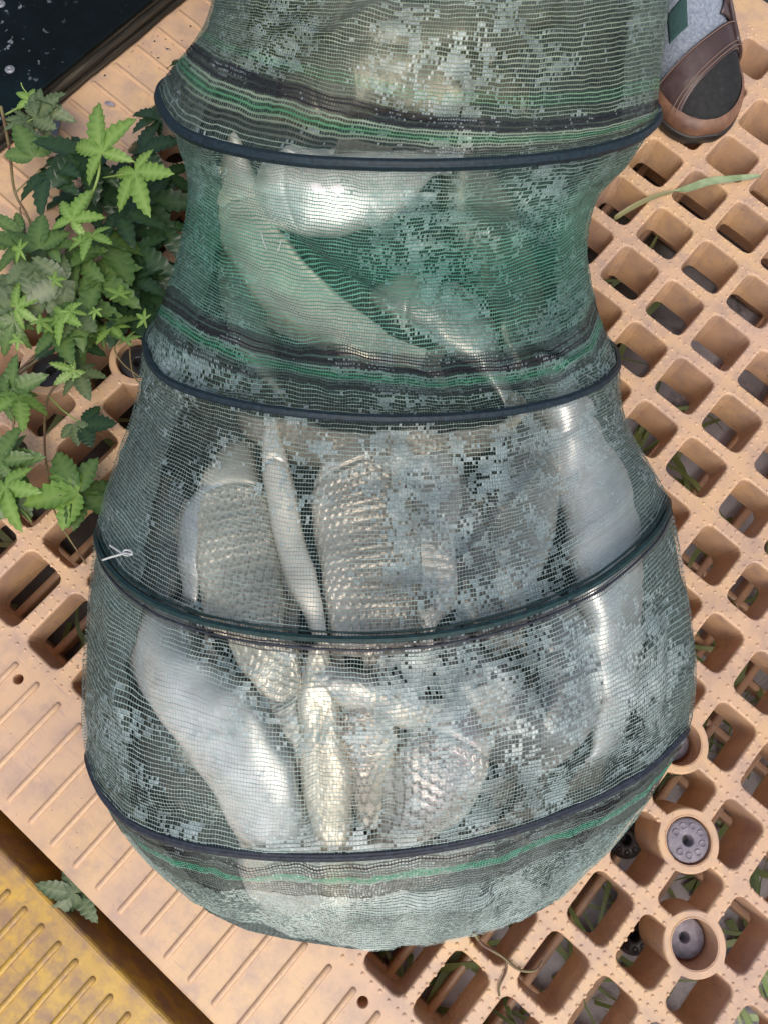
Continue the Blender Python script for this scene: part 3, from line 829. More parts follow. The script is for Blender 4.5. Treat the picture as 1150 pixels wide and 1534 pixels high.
# ------------------------------------------------------------------ fish inside the net
def fish(label, spine, hw, thick, depth, back=1, silver=(.62, .63, .60), belly=(.74, .73, .69), dorsal=(.17, .17, .14), scale_px=11, relief=.0016, head=True, tail=True, group='fish in the keepnet', cut=.55, nj=44, step=3.2, dive=None, blunt=False):
    """back = +1: the back lies to the right of the direction head -> tail (seen from above), -1: to the left"""
    sp = np.array(spine, float)
    if relief > .0014: nj = max(nj, int(2 * hw / 1.9)); step = 2.0
    L = np.linalg.norm(np.diff(sp, axis=0), axis=1).sum(); NS = max(24, int(L / step))
    p = smooth_path(sp, NS); s = np.linspace(0, 1, NS)
    t = np.gradient(p, axis=0); t /= np.linalg.norm(t, axis=1)[:, None]; nrm = np.stack([-t[:, 1], t[:, 0]], 1) * back
    prof = np.interp(s, [0, .03, .08, .16, .28, .42, .58, .74, .87, .95, 1], [.06, .26, .45, .70, .92, 1, .93, .68, .38, .27, .30])
    pt = np.interp(s, [0, .05, .18, .35, .6, .85, 1], [.12, .45, .85, 1, .85, .4, .12])
    if blunt: prof = np.maximum(prof, np.interp(s, [0, .05, .3, .31], [.45, .9, .95, 0])); pt = np.maximum(pt, np.interp(s, [0, .05, .35, .36], [.4, .9, 1, 0]))
    for _ in range(3): prof[1:-1] = (prof[:-2] + 2 * prof[1:-1] + prof[2:]) / 4; pt[1:-1] = (pt[:-2] + 2 * pt[1:-1] + pt[2:]) / 4
    ph = np.concatenate([np.linspace(0, np.pi, nj), np.linspace(np.pi, 2 * np.pi, 14)[1:-1]])
    c = np.sign(np.cos(ph)) * np.abs(np.cos(ph)) ** .85; sn = np.sin(ph)
    lat = hw * prof[:, None] * c[None]
    x = p[:, 0, None] + nrm[:, 0, None] * lat; y = p[:, 1, None] + nrm[:, 1, None] * lat
    q, nn_ = look(x, y)
    for _ in range(14 if relief > .0014 else 8):
        for A_2 in (q, nn_):
            A_2[1:-1] = (A_2[:-2] + 2 * A_2[1:-1] + A_2[2:]) / 4; A_2[:, 1:nj - 1] = (A_2[:, :nj - 2] + 2 * A_2[:, 1:nj - 1] + A_2[:, 2:nj]) / 4
    nn_ = nn_ / np.linalg.norm(nn_, axis=-1)[..., None]
    dive = (.030 if not tail else .010) if dive is None else dive
    d = depth + dive * np.clip((s[:, None] - .55) / .45, 0, 1) ** 2 + .012 * np.clip((.14 - s[:, None]) / .14, 0, 1) ** 1.5 + thick * pt[:, None] * .5 * (1 - np.sign(sn) * np.abs(sn) ** .75)[None] + (thick * .5) * (1 - pt[:, None])
    # scales
    spx = scale_px
    pp = (s * L)[:, None] / spx + 0 * lat; qq = lat / spx * 1.0
    hgt = np.zeros_like(pp); done = np.zeros(pp.shape, bool); edge = np.zeros_like(pp)
    for kk in range(-2, 1):
        k = np.floor(pp) + kk
        off = .5 * np.mod(k, 2); qc = np.round(qq - off) + off
        dist = np.sqrt(((pp - k) / 1.55) ** 2 + ((qq - qc) / .64) ** 2)
        inside = (dist < 1.0) & (pp >= k - .01) & ~done
        hgt[inside] = np.clip((pp - k)[inside], 0, 1.6) * .7; edge[inside] = dist[inside]; done |= inside
    body = np.clip((s - .20) / .03, 0, 1)[:, None] * np.clip((.97 - s) / .05, 0, 1)[:, None] * np.clip(sn, 0, 1)[None] ** .4
    dq = relief * 1.5 * hgt * body
    # gill cover and eye socket
    g_ = -.0016 * np.exp(-((s[:, None] - .205 - .03 * c[None] ** 2) / .008) ** 2) * (sn > 0)[None]
    P_ = q - nn_ * (d - dq - g_)[..., None]
    # colour: back, flank, belly
    k = np.clip((c + 1) / 2, 0, 1)[None] + .05 * (fbm(x / 60, y / 60, 21) - .5)
    kb = np.clip((k - cut) / (1 - cut), 0, 1)[..., None] ** .8; kw = np.clip((.42 - k) / .35, 0, 1)[..., None]
    col = np.array(silver) * (1 - kb) + np.array(dorsal) * kb
    col = col * (1 - kw) + np.array(belly) * kw
    rim = (np.clip((edge - .70) / .28, 0, 1) * body)[..., None]
    col = col * (1 - .7 * min(1.0, relief / .0014) * rim * (1 - .7 * kw))
    col = col * (.85 + .3 * fbm(x / 35, y / 35, 22)[..., None])
    N_, J = P_.shape[:2]; I = np.arange(N_ * J).reshape(N_, J)
    A, B = I[:-1], I[1:]
    F = np.stack([A, np.roll(A, -1, 1), np.roll(B, -1, 1), B], -1).reshape(-1, 4)
    root = P_[N_ // 2].mean(0)
    f = thing('fish', label, 'fish', root, group)
    me = mesh('fish_body', P_.reshape(-1, 3), F, True, col.reshape(-1, 3))
    place(obj('body', me, M_fish), f)
    if tail:
        # forked tail fin with rays
        e = p[-1]; dr = t[-1]; sd = nrm[-1]; V = []; F = []; nr = 15
        for r in range(nr):
            w = -1 + 2 * r / (nr - 1); ln = hw * (.75 + .55 * abs(w))
            for m_ in range(5):
                fr = m_ / 4
                X_ = e + dr * (ln * fr - 3) + sd * (w * hw * (.24 + .62 * fr)); q1, n1 = look(X_[0], X_[1])
                V.append(q1 - n1 * (depth + dive + thick * .5 + (.0007 if r % 2 else -.0002)))
        for r in range(nr - 1):
            for m_ in range(4): a = r * 5 + m_; F.append((a, a + 1, a + 6, a + 5))
        place(obj('tail_fin', mesh('tail_fin', V, F, False), M_fin), f)
    # dorsal fin on the back edge
    V = []; F = []; nr = 14
    for r in range(nr):
        u = .40 + .26 * r / (nr - 1); k_ = int(u * (NS - 1)); hgt_ = hw * (.42 - .26 * r / (nr - 1))
        for m_ in range(3):
            X_ = p[k_] + nrm[k_] * (hw * prof[k_] * .96 + hgt_ * m_ / 2) + t[k_] * hgt_ * .5 * m_ / 2; q1, n1 = look(X_[0], X_[1])
            V.append(q1 - n1 * (depth + thick * .5 + (.0006 if r % 2 else -.0002)))
    for r in range(nr - 1):
        for m_ in range(2): a = r * 3 + m_; F.append((a, a + 1, a + 4, a + 3))
    place(obj('dorsal_fin', mesh('dorsal_fin', V, F, False), M_fin), f)
    if head:
        k_ = int(.085 * (NS - 1)); X_ = p[k_] + nrm[k_] * hw * .10; q1, n1 = look(X_[0], X_[1])
        dd = depth + thick * .5 * (1 - pt[k_]) + .0016
        zax = Vector(n1.tolist()); rotq = zax.to_track_quat('Z', 'Y')
        er = .0048
        pr = [(.0001, .0026), (er * .3, .0025), (er * .52, .0021)]
        o = obj('eye', mesh('eye', *lathe([(er * .52, .0021), (er * .8, .0014), (er, .0002), (er * 1.05, -.001)], 20)), M_iris); o.rotation_mode = 'QUATERNION'; o.rotation_quaternion = rotq; o.location = (q1 - n1 * dd).tolist()
        pu = obj('pupil', mesh('pupil', *lathe(pr, 16)), M_eye, o); place(o, f)
    return f
S1 = (.66, .68, .66); CREAM = (.78, .72, .57); GOLD = (.50, .46, .36); GREYB = (.26, .26, .25)
fish('big silver bream with bright pale flank at the lower left of the net', [(440,1424),(424,1330),(388,1215),(318,1105),(222,1000),(148,918),(100,862)], 78, .05, .0035, 1, (.70, .72, .72), (.88, .88, .88), (.15, .18, .18), 12, .0, cut=.52, head=False, blunt=True)
fish('scaly gold-silver fish crossing under the third hoop left of centre', [(318,640),(330,720),(345,820),(370,920),(405,1010),(436,1080)], 70, .036, .005, -1, (.52, .50, .42), (.66, .62, .52), (.34, .32, .26), 12.5, .0015, head=False)
fish('grey-brown scaly fish with a cream belly edge above the third hoop at the centre', [(500,620),(525,690),(548,770),(560,860),(562,950),(570,1020)], 92, .042, .006, -1, (.34, .31, .26), (.55, .52, .46), (.26, .24, .20), 12.5, .0015, cut=.75, head=False)
fish('narrow cream fish standing upright just left of the middle above the lowest hoop', [(506,1400),(503,1330),(498,1240),(490,1150),(482,1070),(474,985),(468,930)], 31, .03, .003, 1, CREAM, (.80, .76, .64), (.50, .46, .38), 10, .0008, head=False, tail=False, blunt=True, dive=.02)
fish('dark gold fish showing a patch of coarse scales beside the narrow cream fish', [(530,1010),(540,1080),(546,1150),(552,1230),(558,1300)], 46, .034, .010, 1, (.50, .44, .38), (.62, .60, .50), (.30, .29, .26), 14, .0020, head=False)
fish('pale fish with beige scales rising from the lowest hoop at the middle', [(720,1060),(690,1130),(650,1200),(610,1270),(575,1340)], 78, .04, .006, 1, (.48, .44, .45), (.68, .64, .56), (.40, .39, .36), 15, .0020, head=False)
fish('long white-bellied fish along the right side of the net', [(862,500),(892,575),(922,670),(938,770),(952,870),(968,980),(968,1090),(945,1190)], 62, .045, .006, -1, (.40, .42, .42), (.62, .63, .62), (.22, .24, .25), 10, .0002, head=True)
fish('bright white fish belly just under the topmost hoop', [(335,290),(420,282),(500,274),(570,262),(660,240),(740,215)], 62, .036, .0022, -1, (.86, .85, .85), (.90, .90, .89), (.45, .48, .46), 10, .0003, head=False, tail=False)
fish('cream fish slanting between the two folds of green net in the upper bag', [(298,228),(318,285),(360,350),(420,410),(495,458),(570,490),(640,505)], 48, .036, .007, 1, (.76, .72, .58), (.86, .83, .70), (.44, .44, .36), 9, .0005, head=True)
fish('small silver fish with a bright edge at the left of the middle section', [(350,660),(322,720),(290,775),(262,835),(245,880)], 36, .022, .008, 1, (.50, .53, .54), (.80, .80, .78), (.32, .34, .35), 8, .0005, head=False, tail=False)
fish('dull pale fish lying across the middle just below the third hoop', [(430,1000),(500,1035),(580,1062),(660,1085),(730,1100)], 36, .03, .010, -1, (.56, .55, .50), (.70, .68, .62), (.26, .27, .27), 10, .0007, head=False)
fish('pale fish under the wet green net right of the two folds', [(560,395),(630,415),(700,450),(760,500),(800,545)], 42, .032, .020, -1, (.36, .38, .35), (.46, .47, .44), (.12, .15, .13), 10, .0006, head=False)
fish('slate grey fish behind clogged mesh in the right of the middle section', [(600,640),(650,720),(705,800),(760,875),(800,950)], 66, .045, .022, 1, (.10, .105, .105), (.24, .24, .23), (.05, .055, .055), 11, .0010, head=False)  # this and the other deep fish: colour darkened for shade in the gaps
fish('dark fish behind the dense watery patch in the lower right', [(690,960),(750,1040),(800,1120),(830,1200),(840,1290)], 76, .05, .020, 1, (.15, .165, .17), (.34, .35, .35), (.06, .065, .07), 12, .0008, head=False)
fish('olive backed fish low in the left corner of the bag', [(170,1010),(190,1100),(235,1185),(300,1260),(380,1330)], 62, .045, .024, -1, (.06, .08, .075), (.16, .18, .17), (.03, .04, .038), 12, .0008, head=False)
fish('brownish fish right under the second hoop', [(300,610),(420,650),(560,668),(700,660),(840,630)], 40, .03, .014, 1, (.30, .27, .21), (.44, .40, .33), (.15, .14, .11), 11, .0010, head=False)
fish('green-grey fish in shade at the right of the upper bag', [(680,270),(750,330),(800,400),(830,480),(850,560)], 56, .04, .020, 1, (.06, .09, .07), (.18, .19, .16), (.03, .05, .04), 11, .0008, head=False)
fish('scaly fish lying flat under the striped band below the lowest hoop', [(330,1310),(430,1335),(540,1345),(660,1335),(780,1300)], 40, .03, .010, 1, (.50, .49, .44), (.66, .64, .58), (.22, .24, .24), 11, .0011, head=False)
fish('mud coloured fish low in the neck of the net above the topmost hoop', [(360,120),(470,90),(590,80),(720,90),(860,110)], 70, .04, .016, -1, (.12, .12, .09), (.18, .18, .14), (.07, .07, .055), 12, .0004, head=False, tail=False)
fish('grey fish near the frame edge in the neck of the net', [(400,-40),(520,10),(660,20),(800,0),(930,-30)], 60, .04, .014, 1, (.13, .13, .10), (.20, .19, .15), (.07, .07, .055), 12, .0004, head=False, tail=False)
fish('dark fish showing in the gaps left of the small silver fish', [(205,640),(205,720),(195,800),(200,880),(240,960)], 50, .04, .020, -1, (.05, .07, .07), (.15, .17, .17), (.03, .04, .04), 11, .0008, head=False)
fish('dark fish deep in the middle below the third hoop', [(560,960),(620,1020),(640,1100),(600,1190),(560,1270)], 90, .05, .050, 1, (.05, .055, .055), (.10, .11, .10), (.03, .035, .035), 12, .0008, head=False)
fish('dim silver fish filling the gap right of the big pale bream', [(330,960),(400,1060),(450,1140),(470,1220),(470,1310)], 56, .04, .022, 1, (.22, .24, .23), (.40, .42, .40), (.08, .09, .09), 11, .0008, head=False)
fish('grey fish with a pale belly right of the scaly pair in the middle section', [(640,600),(648,690),(650,780),(648,870),(640,960)], 58, .04, .016, 1, (.22, .225, .22), (.42, .42, .40), (.09, .095, .095), 11, .0010, head=False, tail=False)
fish('dim fish crossing low behind the pale fold at the right of the middle section', [(860,610),(830,690),(800,770),(790,850),(800,930)], 56, .04, .018, 1, (.20, .21, .20), (.36, .36, .34), (.08, .085, .085), 11, .0008, head=False)
fish('pewter coloured fish beside the white-bellied fish in the lower right', [(880,900),(890,990),(880,1080),(850,1160),(800,1230)], 56, .04, .014, 1, (.30, .32, .33), (.48, .49, .49), (.12, .13, .14), 11, .0006, head=False)
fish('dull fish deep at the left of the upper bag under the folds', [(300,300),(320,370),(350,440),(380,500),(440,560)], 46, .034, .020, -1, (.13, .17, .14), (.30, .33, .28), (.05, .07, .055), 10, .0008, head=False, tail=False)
fish('slim cream belly edge slanting left of the grey-brown scaly fish above the third hoop', [(392,610),(402,670),(414,740),(434,820),(462,890),(486,950),(500,1010)], 23, .02, .0028, 1, (.72, .68, .58), (.80, .76, .66), (.56, .53, .46), 9, .0, head=False, tail=False)
# ------------------------------------------------------------------ leaves, vines, grass
def leaf_mesh(lobes, wid, droop, fold, seed, serr=.84, curl=0.0):
    r = random.Random(seed); V = [(0, 0, 0)]; F = []; cl = [1.0]
    rank = sorted(range(len(lobes)), key=lambda k: abs(lobes[k][0]))
    for k, (an, ln) in enumerate(lobes):
        an = math.radians(an + r.uniform(-6, 6)); ln *= r.uniform(.9, 1.08); w = wid * ln * r.uniform(.92, 1.1)
        n = 13; ca2, sa = math.cos(an), math.sin(an); lift = .006 * (len(lobes) - rank.index(k)); base = len(V)
        tw = r.uniform(-.12, .12)
        for i in range(1, n + 1):
            t = i / n
            ww = w * (math.sin(math.pi * min(1, t ** .82)) ** .85 + .16 * (1 - t)) * (1.0 if i % 2 else serr) if i < n else 0
            x = ln * t; z = lift * min(1, t * 4) - droop * t * t + curl * math.sin(t * 3.0) * .1
            tip = .035 * ln if i % 2 else 0
            for sgn in (-1, 0, 1):
                yy = sgn * ww; xx = x + (tip if sgn else 0) * (i < n)
                zz = z + fold * abs(sgn) * ww + (tw * sgn * ww) + r.uniform(-.006, .006) * (sgn != 0)
                V.append((xx * ca2 - yy * sa, xx * sa + yy * ca2, zz)); cl.append(1.0 if sgn == 0 else (.32 if i % 2 else 0.0))
        for i in range(n - 1):
            a = base + i * 3
            F += [(a, a + 3, a + 4, a + 1), (a + 1, a + 4, a + 5, a + 2)]
        F += [(0, base, base + 1), (0, base + 1, base + 2)]
    c = np.array(cl)[:, None] * np.ones(3)
    return mesh('leaf', V, F, True, c)
PALM5 = [(-118, .62), (-60, .9), (0, 1.0), (60, .9), (118, .62)]
PALM3 = [(-62, .78), (0, 1.0), (62, .78)]
PALM7 = [(-140, .45), (-95, .7), (-48, .92), (0, 1.0), (48, .92), (95, .7), (140, .45)]
SHAPES = [(PALM5, .205), (PALM5, .23), (PALM7, .17), (PALM3, .30), (PALM5, .18)]
LM = {}
def leaf_of(kind, m, v):
    key = (kind, m.name, v)
    if key not in LM:
        lb, w = SHAPES[kind]; me = leaf_mesh(lb, w, random.uniform(.06, .3), random.uniform(.08, .4), hash(key[0]) + v * 7 + kind * 3, random.uniform(.78, .88)); me.materials.append(m); LM[key] = me
    return LM[key]
def put_leaf(parent, x, y, size, angdeg, z, m, kind=None, tilt=None, petiole=None):
    """base of blade at sight point (x, y), blade `size` px long pointing to angdeg (0 right, 90 down in the photo)"""
    kind = random.choice((0, 0, 1, 2, 4)) if kind is None else kind
    size *= 1.16; P0 = at(x, y, z); a = math.radians(angdeg); P1 = at(x + math.cos(a) * 40, y + math.sin(a) * 40, z)
    d = P1 - P0; yaw = math.atan2(d[1], d[0]); sz = np.linalg.norm(d) / 40 * size
    o = bpy.data.objects.new('leaf', leaf_of(kind, m, random.randrange(3))); C.objects.link(o)
    tilt = random.uniform(-.45, .2) if tilt is None else tilt
    o.rotation_mode = 'XYZ'; o.rotation_euler = (random.uniform(-.55, .55), tilt, yaw); o.scale = (sz, sz, sz)
    o.location = P0.tolist()
    place(o, parent)
    if petiole is not None:
        Q0 = at(*petiole)
        pts = smooth_path([P0, (P0 + Q0) / 2 + np.array([0, 0, .006]), Q0], 10)
        V, F = tube(pts, .0011, 6); place(obj('leaf_stalk', mesh('leaf_stalk', V, F), M_stemg), parent)
    return o
def stem(parent, pts, r=.0016, m=None, n=40, taper=True):
    P = np.array([at(*p) for p in pts]); P = smooth_path(P, n)
    V, F = tube(P, r, 7, taper=np.linspace(1, .6, n) if taper else None)
    return place(obj('stem', mesh('stem', V, F), m or M_stem), parent)

vine = thing('vine', 'bushy green vine with lobed serrated leaves on the pallet left of the net', 'vine', at(120, 420, 0))
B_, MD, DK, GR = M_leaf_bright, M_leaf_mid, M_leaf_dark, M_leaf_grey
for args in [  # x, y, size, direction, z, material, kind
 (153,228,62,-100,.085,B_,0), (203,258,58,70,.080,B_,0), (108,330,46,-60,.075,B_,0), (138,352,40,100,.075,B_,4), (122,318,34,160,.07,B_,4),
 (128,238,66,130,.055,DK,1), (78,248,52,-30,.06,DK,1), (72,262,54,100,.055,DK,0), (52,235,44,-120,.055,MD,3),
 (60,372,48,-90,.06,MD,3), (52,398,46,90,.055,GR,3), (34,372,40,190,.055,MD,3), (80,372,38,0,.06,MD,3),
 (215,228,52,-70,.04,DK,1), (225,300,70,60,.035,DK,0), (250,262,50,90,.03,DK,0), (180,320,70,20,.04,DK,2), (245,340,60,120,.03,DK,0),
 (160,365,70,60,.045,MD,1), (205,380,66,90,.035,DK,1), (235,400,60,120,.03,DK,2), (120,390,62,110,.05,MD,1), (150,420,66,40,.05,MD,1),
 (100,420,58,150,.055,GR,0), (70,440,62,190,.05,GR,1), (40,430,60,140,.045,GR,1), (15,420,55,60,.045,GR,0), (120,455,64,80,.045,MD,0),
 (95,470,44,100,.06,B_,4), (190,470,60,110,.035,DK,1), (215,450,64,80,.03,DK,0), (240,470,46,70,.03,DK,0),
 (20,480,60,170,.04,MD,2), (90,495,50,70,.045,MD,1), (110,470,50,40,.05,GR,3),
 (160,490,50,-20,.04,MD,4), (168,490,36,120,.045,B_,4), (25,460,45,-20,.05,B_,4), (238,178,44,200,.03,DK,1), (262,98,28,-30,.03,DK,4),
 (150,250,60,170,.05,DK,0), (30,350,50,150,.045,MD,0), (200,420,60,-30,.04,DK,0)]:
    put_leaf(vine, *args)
for k in range(9):
    x = random.uniform(5, 262); y = random.uniform(290, 520)
    if x > 200 and y > 480: continue
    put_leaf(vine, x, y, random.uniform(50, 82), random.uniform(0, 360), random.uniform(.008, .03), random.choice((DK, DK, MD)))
for k in range(10):
    put_leaf(vine, random.uniform(20, 220), random.uniform(330, 520), random.uniform(14, 24), random.uniform(0, 360), random.uniform(.06, .08), B_, 4, tilt=.3)
stem(vine, [(150,225,.082),(148,262,.075),(135,300,.06),(122,330,.05),(112,380,.03)], .0016, M_stemg)
stem(vine, [(203,256,.078),(180,262,.07),(155,266,.06)], .0010, M_stemg)
stem(vine, [(2,160,.05),(14,220,.045),(22,285,.04),(40,320,.035),(48,345,.03),(60,420,.02)], .0017)
stem(vine, [(22,290,.04),(45,268,.045),(62,255,.05)], .0010)
stem(vine, [(30,310,.04),(36,345,.03),(60,360,.045)], .0011)
stem(vine, [(60,420,.03),(85,400,.035),(120,470,.03),(80,520,.02),(30,560,.015),(10,590,.012)], .0019)
stem(vine, [(100,460,.03),(70,520,.02),(40,545,.015),(5,575,.01)], .0018)
stem(vine, [(200,470,.02),(195,520,.015),(200,560,.012),(215,580,.01)], .0011)
stem(vine, [(180,470,.03),(172,520,.02),(185,545,.016),(210,565,.012)], .0010)

trail = thing('vine', 'trailing vine stem ending in a fresh three lobed leaf beside the dark green third hoop', 'vine', at(100, 720, 0))
stem(trail, [(100,520,.02),(95,560,.016),(75,590,.012),(68,620,.012),(68,680,.012),(76,730,.012),(82,765,.012),(100,800,.008),(130,845,.004)], .0014)
stem(trail, [(75,595,.012),(95,615,.012),(120,632,.012),(140,640,.012)], .0009, M_stemg)
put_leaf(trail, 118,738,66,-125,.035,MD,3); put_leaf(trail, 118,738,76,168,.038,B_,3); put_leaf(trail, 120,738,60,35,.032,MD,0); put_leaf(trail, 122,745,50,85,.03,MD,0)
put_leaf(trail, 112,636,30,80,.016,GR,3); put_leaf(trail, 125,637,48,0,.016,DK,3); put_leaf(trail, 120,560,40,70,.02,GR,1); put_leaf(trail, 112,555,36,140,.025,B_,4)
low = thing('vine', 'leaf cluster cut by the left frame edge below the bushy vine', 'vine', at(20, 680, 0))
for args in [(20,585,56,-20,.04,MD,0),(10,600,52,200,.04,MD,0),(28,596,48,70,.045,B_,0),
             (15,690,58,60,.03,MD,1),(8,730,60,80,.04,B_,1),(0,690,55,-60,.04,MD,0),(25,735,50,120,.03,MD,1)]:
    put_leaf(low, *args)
stem(low, [(15,750,.03),(35,765,.025),(48,782,.02)], .0013, M_stemg)
stem(low, [(25,600,.04),(20,640,.03),(15,690,.02),(18,735,.02)], .0012)
sprig = thing('vine', 'limp pale vine sprig with curled leaves on the corner of the dark board', 'vine', at(60, 165, .03))
stem(sprig, [(8,172,.045),(30,160,.045),(45,148,.045),(35,132,.05),(32,124,.052)], .0010, M_stemg)
stem(sprig, [(5,183,.045),(28,188,.043),(50,178,.045)], .0009, M_stemg)
for args in [(55,150,40,15,.045,GR,3),(50,175,46,-25,.045,GR,3),(62,160,44,20,.047,GR,0),(40,180,32,170,.044,GR,4),(42,182,34,80,.044,GR,4),(45,150,26,-150,.047,B_,4),(38,196,28,90,.042,GR,4)]:
    put_leaf(sprig, *args)
gl = thing('loose_leaf', 'wilting green leaf caught in the gap beside the yellow pallet', 'leaf', at(110, 1340, -.01))
for args in [(112,1338,52,190,-.004,GR,0),(118,1335,46,60,-.012,GR,0),(108,1340,30,120,-.010,GR,4)]:
    put_leaf(gl, *args)

M_blade, n, b = mat('wet_blade', (.22, .34, .12), .25); nn = noise(n, 60, 3); n.links.new(ramp(n, nn.outputs[0], [(.3, (.14, .20, .08)), (.7, (.32, .40, .24))]).outputs[0], b.inputs['Base Color'])
def blade(pts, w, n=22, cup=.25):
    P = smooth_path(np.array([at(*p) for p in pts]), n); t = np.gradient(P, axis=0); t /= np.linalg.norm(t, axis=1)[:, None]
    s = np.linspace(0, 1, n); ww = w * np.interp(s, [0, .15, .5, .8, 1], [.35, .75, 1, .85, .1])
    sd = np.cross(t, [0, 0, 1.0]); sd /= np.linalg.norm(sd, axis=1)[:, None]
    V = np.stack([P - sd * ww[:, None] + [0, 0, w * cup], P, P + sd * ww[:, None] + [0, 0, w * cup]], 1).reshape(-1, 3); F = []
    for k in range(n - 1):
        a = k * 3; F += [(a, a + 1, a + 4, a + 3), (a + 1, a + 2, a + 5, a + 4)]
    return V, F
V, F = blade([(1138,264,.004),(1100,268,.006),(1060,273,.006),(1030,283,.004),(1008,287,.003)], .0048)
gb = thing('grass_blade', 'bent wet grass blade lying across the pallet bars right of the topmost hoop', 'grass blade', at(1030, 280, 0))
place(obj('outer_half', mesh('blade', V, F), M_blade), gb)
M_dryblade, n, b = mat('dry_blade', (.22, .21, .10), .4)
V, F = blade([(1012,286,.003),(985,293,.003),(955,306,.002),(925,324,-.004),(915,332,-.012)], .0032)
place(obj('inner_half', mesh('blade', V, F), M_dryblade), gb)
V, F = join([tube(smooth_path(np.array([at(*p) for p in [(708,1396,.012),(722,1415,.006),(750,1432,.004),(775,1452,.004),(800,1454,.004),(812,1440,.004)]]), 40), .0016, 7, taper=np.linspace(1, .6, 40)),
             tube(smooth_path(np.array([at(*p) for p in [(758,1438,.004),(757,1455,.003),(747,1478,.003),(747,1492,.003)]]), 20), .0010, 6)])
tag(obj('twig', mesh('twig', V, F), M_stem), 'thin brown forked twig on the pallet bars below the net tail', 'twig')
# grass and fallen blades on the ground under the pallet
GV = []; GF = []
for k in range(620):
    a_ = random.uniform(1.5, 12) if k < 470 else random.uniform(-8, 3); b2 = random.uniform(-14, -2) if k < 470 else random.uniform(-13, 0)
    x0, y0 = a_ * U, b2 * U; an = random.uniform(0, 6.28); ln = random.uniform(.05, .16); z0 = -.139; w = random.uniform(.0015, .0045); n0 = len(GV)
    h = random.uniform(.005, .035); cv_ = random.uniform(-1, 1)
    for i in range(7):
        t = i / 6; aa = an + cv_ * t; x = x0 + math.cos(aa) * ln * t; y = y0 + math.sin(aa) * ln * t; z = z0 + h * math.sin(t * 2.6) + .002
        ww = w * (1 - t ** 2) + .0003
        GV += [(x - math.sin(aa) * ww, y + math.cos(aa) * ww, z + ww * .4), (x + math.sin(aa) * ww, y - math.cos(aa) * ww, z)]
    for i in range(6): q = n0 + i * 2; GF.append((q, q + 1, q + 3, q + 2))
obj('ground_grass', mesh('ground_grass', GV, GF, True), M_grass, kind='stuff')
# crumbs of soil and flakes near the board
DVs = []; DFs = []
for k in range(70):
    if k < 46: q = at(random.gauss(235, 28), random.gauss(75, 22), .0005)
    else: q = at(random.uniform(20, 260), random.uniform(70, 330), .0005)
    if q[0] < be * U + .004: continue
    r = random.choice((.0006, .0008, .001, .0016)); n0 = len(DVs)
    for i in range(6): t = i * 1.047; rr = r * random.uniform(.6, 1.3); DVs.append((q[0] + rr * math.cos(t), q[1] + rr * math.sin(t), -.0001))
    DVs.append((q[0], q[1], r * .8))
    for i in range(6): DFs.append((n0 + i, n0 + (i + 1) % 6, n0 + 6))
obj('soil_crumbs', mesh('soil_crumbs', DVs, DFs, False), M_plugb, kind='stuff')
q = at(157, 154, .001)
V, F = [], []
o = tag(obj('shard', mesh('shard', [(0, -.001, 0), (.006, -.0022, .0006), (.012, -.001, .001), (.0125, .0012, .0026), (.006, .0028, .003), (.0005, .0015, .001)], [(0, 1, 4, 5), (1, 2, 3, 4)], False), M_plug), 'small curled grey-purple flake on the plain pallet margin near the board', 'flake'); o.location = q; o.rotation_euler = (0, 0, .35)

# ------------------------------------------------------------------ the person's foot
M_leather, n, b = mat('brown_leather', (.075, .045, .042), .33); nn = noise(n, 18, 5, .6); n.links.new(ramp(n, nn.outputs[0], [(.3, (.028, .017, .016)), (.5, (.055, .034, .033)), (.72, (.10, .075, .080))]).outputs[0], b.inputs['Base Color']); n2 = noise(n, 220, 4); bump(n, b, n2.outputs[0], .25, .001)
M_suede, n, b = mat('black_suede', (.014, .015, .018), .8); nn = noise(n, 160, 4, .7); n.links.new(ramp(n, nn.outputs[0], [(.4, (.004, .005, .006)), (.64, (.011, .012, .014)), (.78, (.06, .06, .06))]).outputs[0], b.inputs['Base Color']); bump(n, b, nn.outputs[0], .5, .001)
M_rand, n, b = mat('tan_rand', (.17, .085, .05), .5); nn = noise(n, 50, 5); n.links.new(ramp(n, nn.outputs[0], [(.35, (.09, .045, .03)), (.7, (.22, .115, .07))]).outputs[0], b.inputs['Base Color']); bump(n, b, nn.outputs[0], .3, .001)
M_sole, n, b = mat('black_sole', (.014, .013, .013), .5); nn = noise(n, 40, 4); bump(n, b, nn.outputs[0], .2, .001)
M_sock, n, b = mat('grey_sock', (.25, .28, .33), .9); nn = noise(n, 320, 3); n.links.new(ramp(n, nn.outputs[0], [(.35, (.14, .175, .235)), (.7, (.27, .31, .37))]).outputs[0], b.inputs['Base Color']); bump(n, b, nn.outputs[0], .7, .002)
M_sockg, n, b = mat('green_knit', (.02, .06, .06), .9); bump(n, b, noise(n, 320, 3).outputs[0], .6, .002)
M_stitch, n, b = mat('stitching', (.20, .13, .10), .7)
M_jeans, n, b = mat('trouser_cloth', (.05, .06, .08), .9); bump(n, b, noise(n, 200, 3).outputs[0], .4, .001)
person = thing('person', "person's foot in a grey sock and a worn brown leather shoe at the top right", 'person', (0.02, .30, 0))
hd = np.array([-.78, .63]); hl = np.array([.63, .78])          # toe -> heel, across
def shoe_xy(s, lat): return (hd[0] * (s + 6.3) + hl[0] * (lat * .95 + 10.9)) / 100, (hd[1] * (s + 6.3) + hl[1] * (lat * .95 + 10.9)) / 100
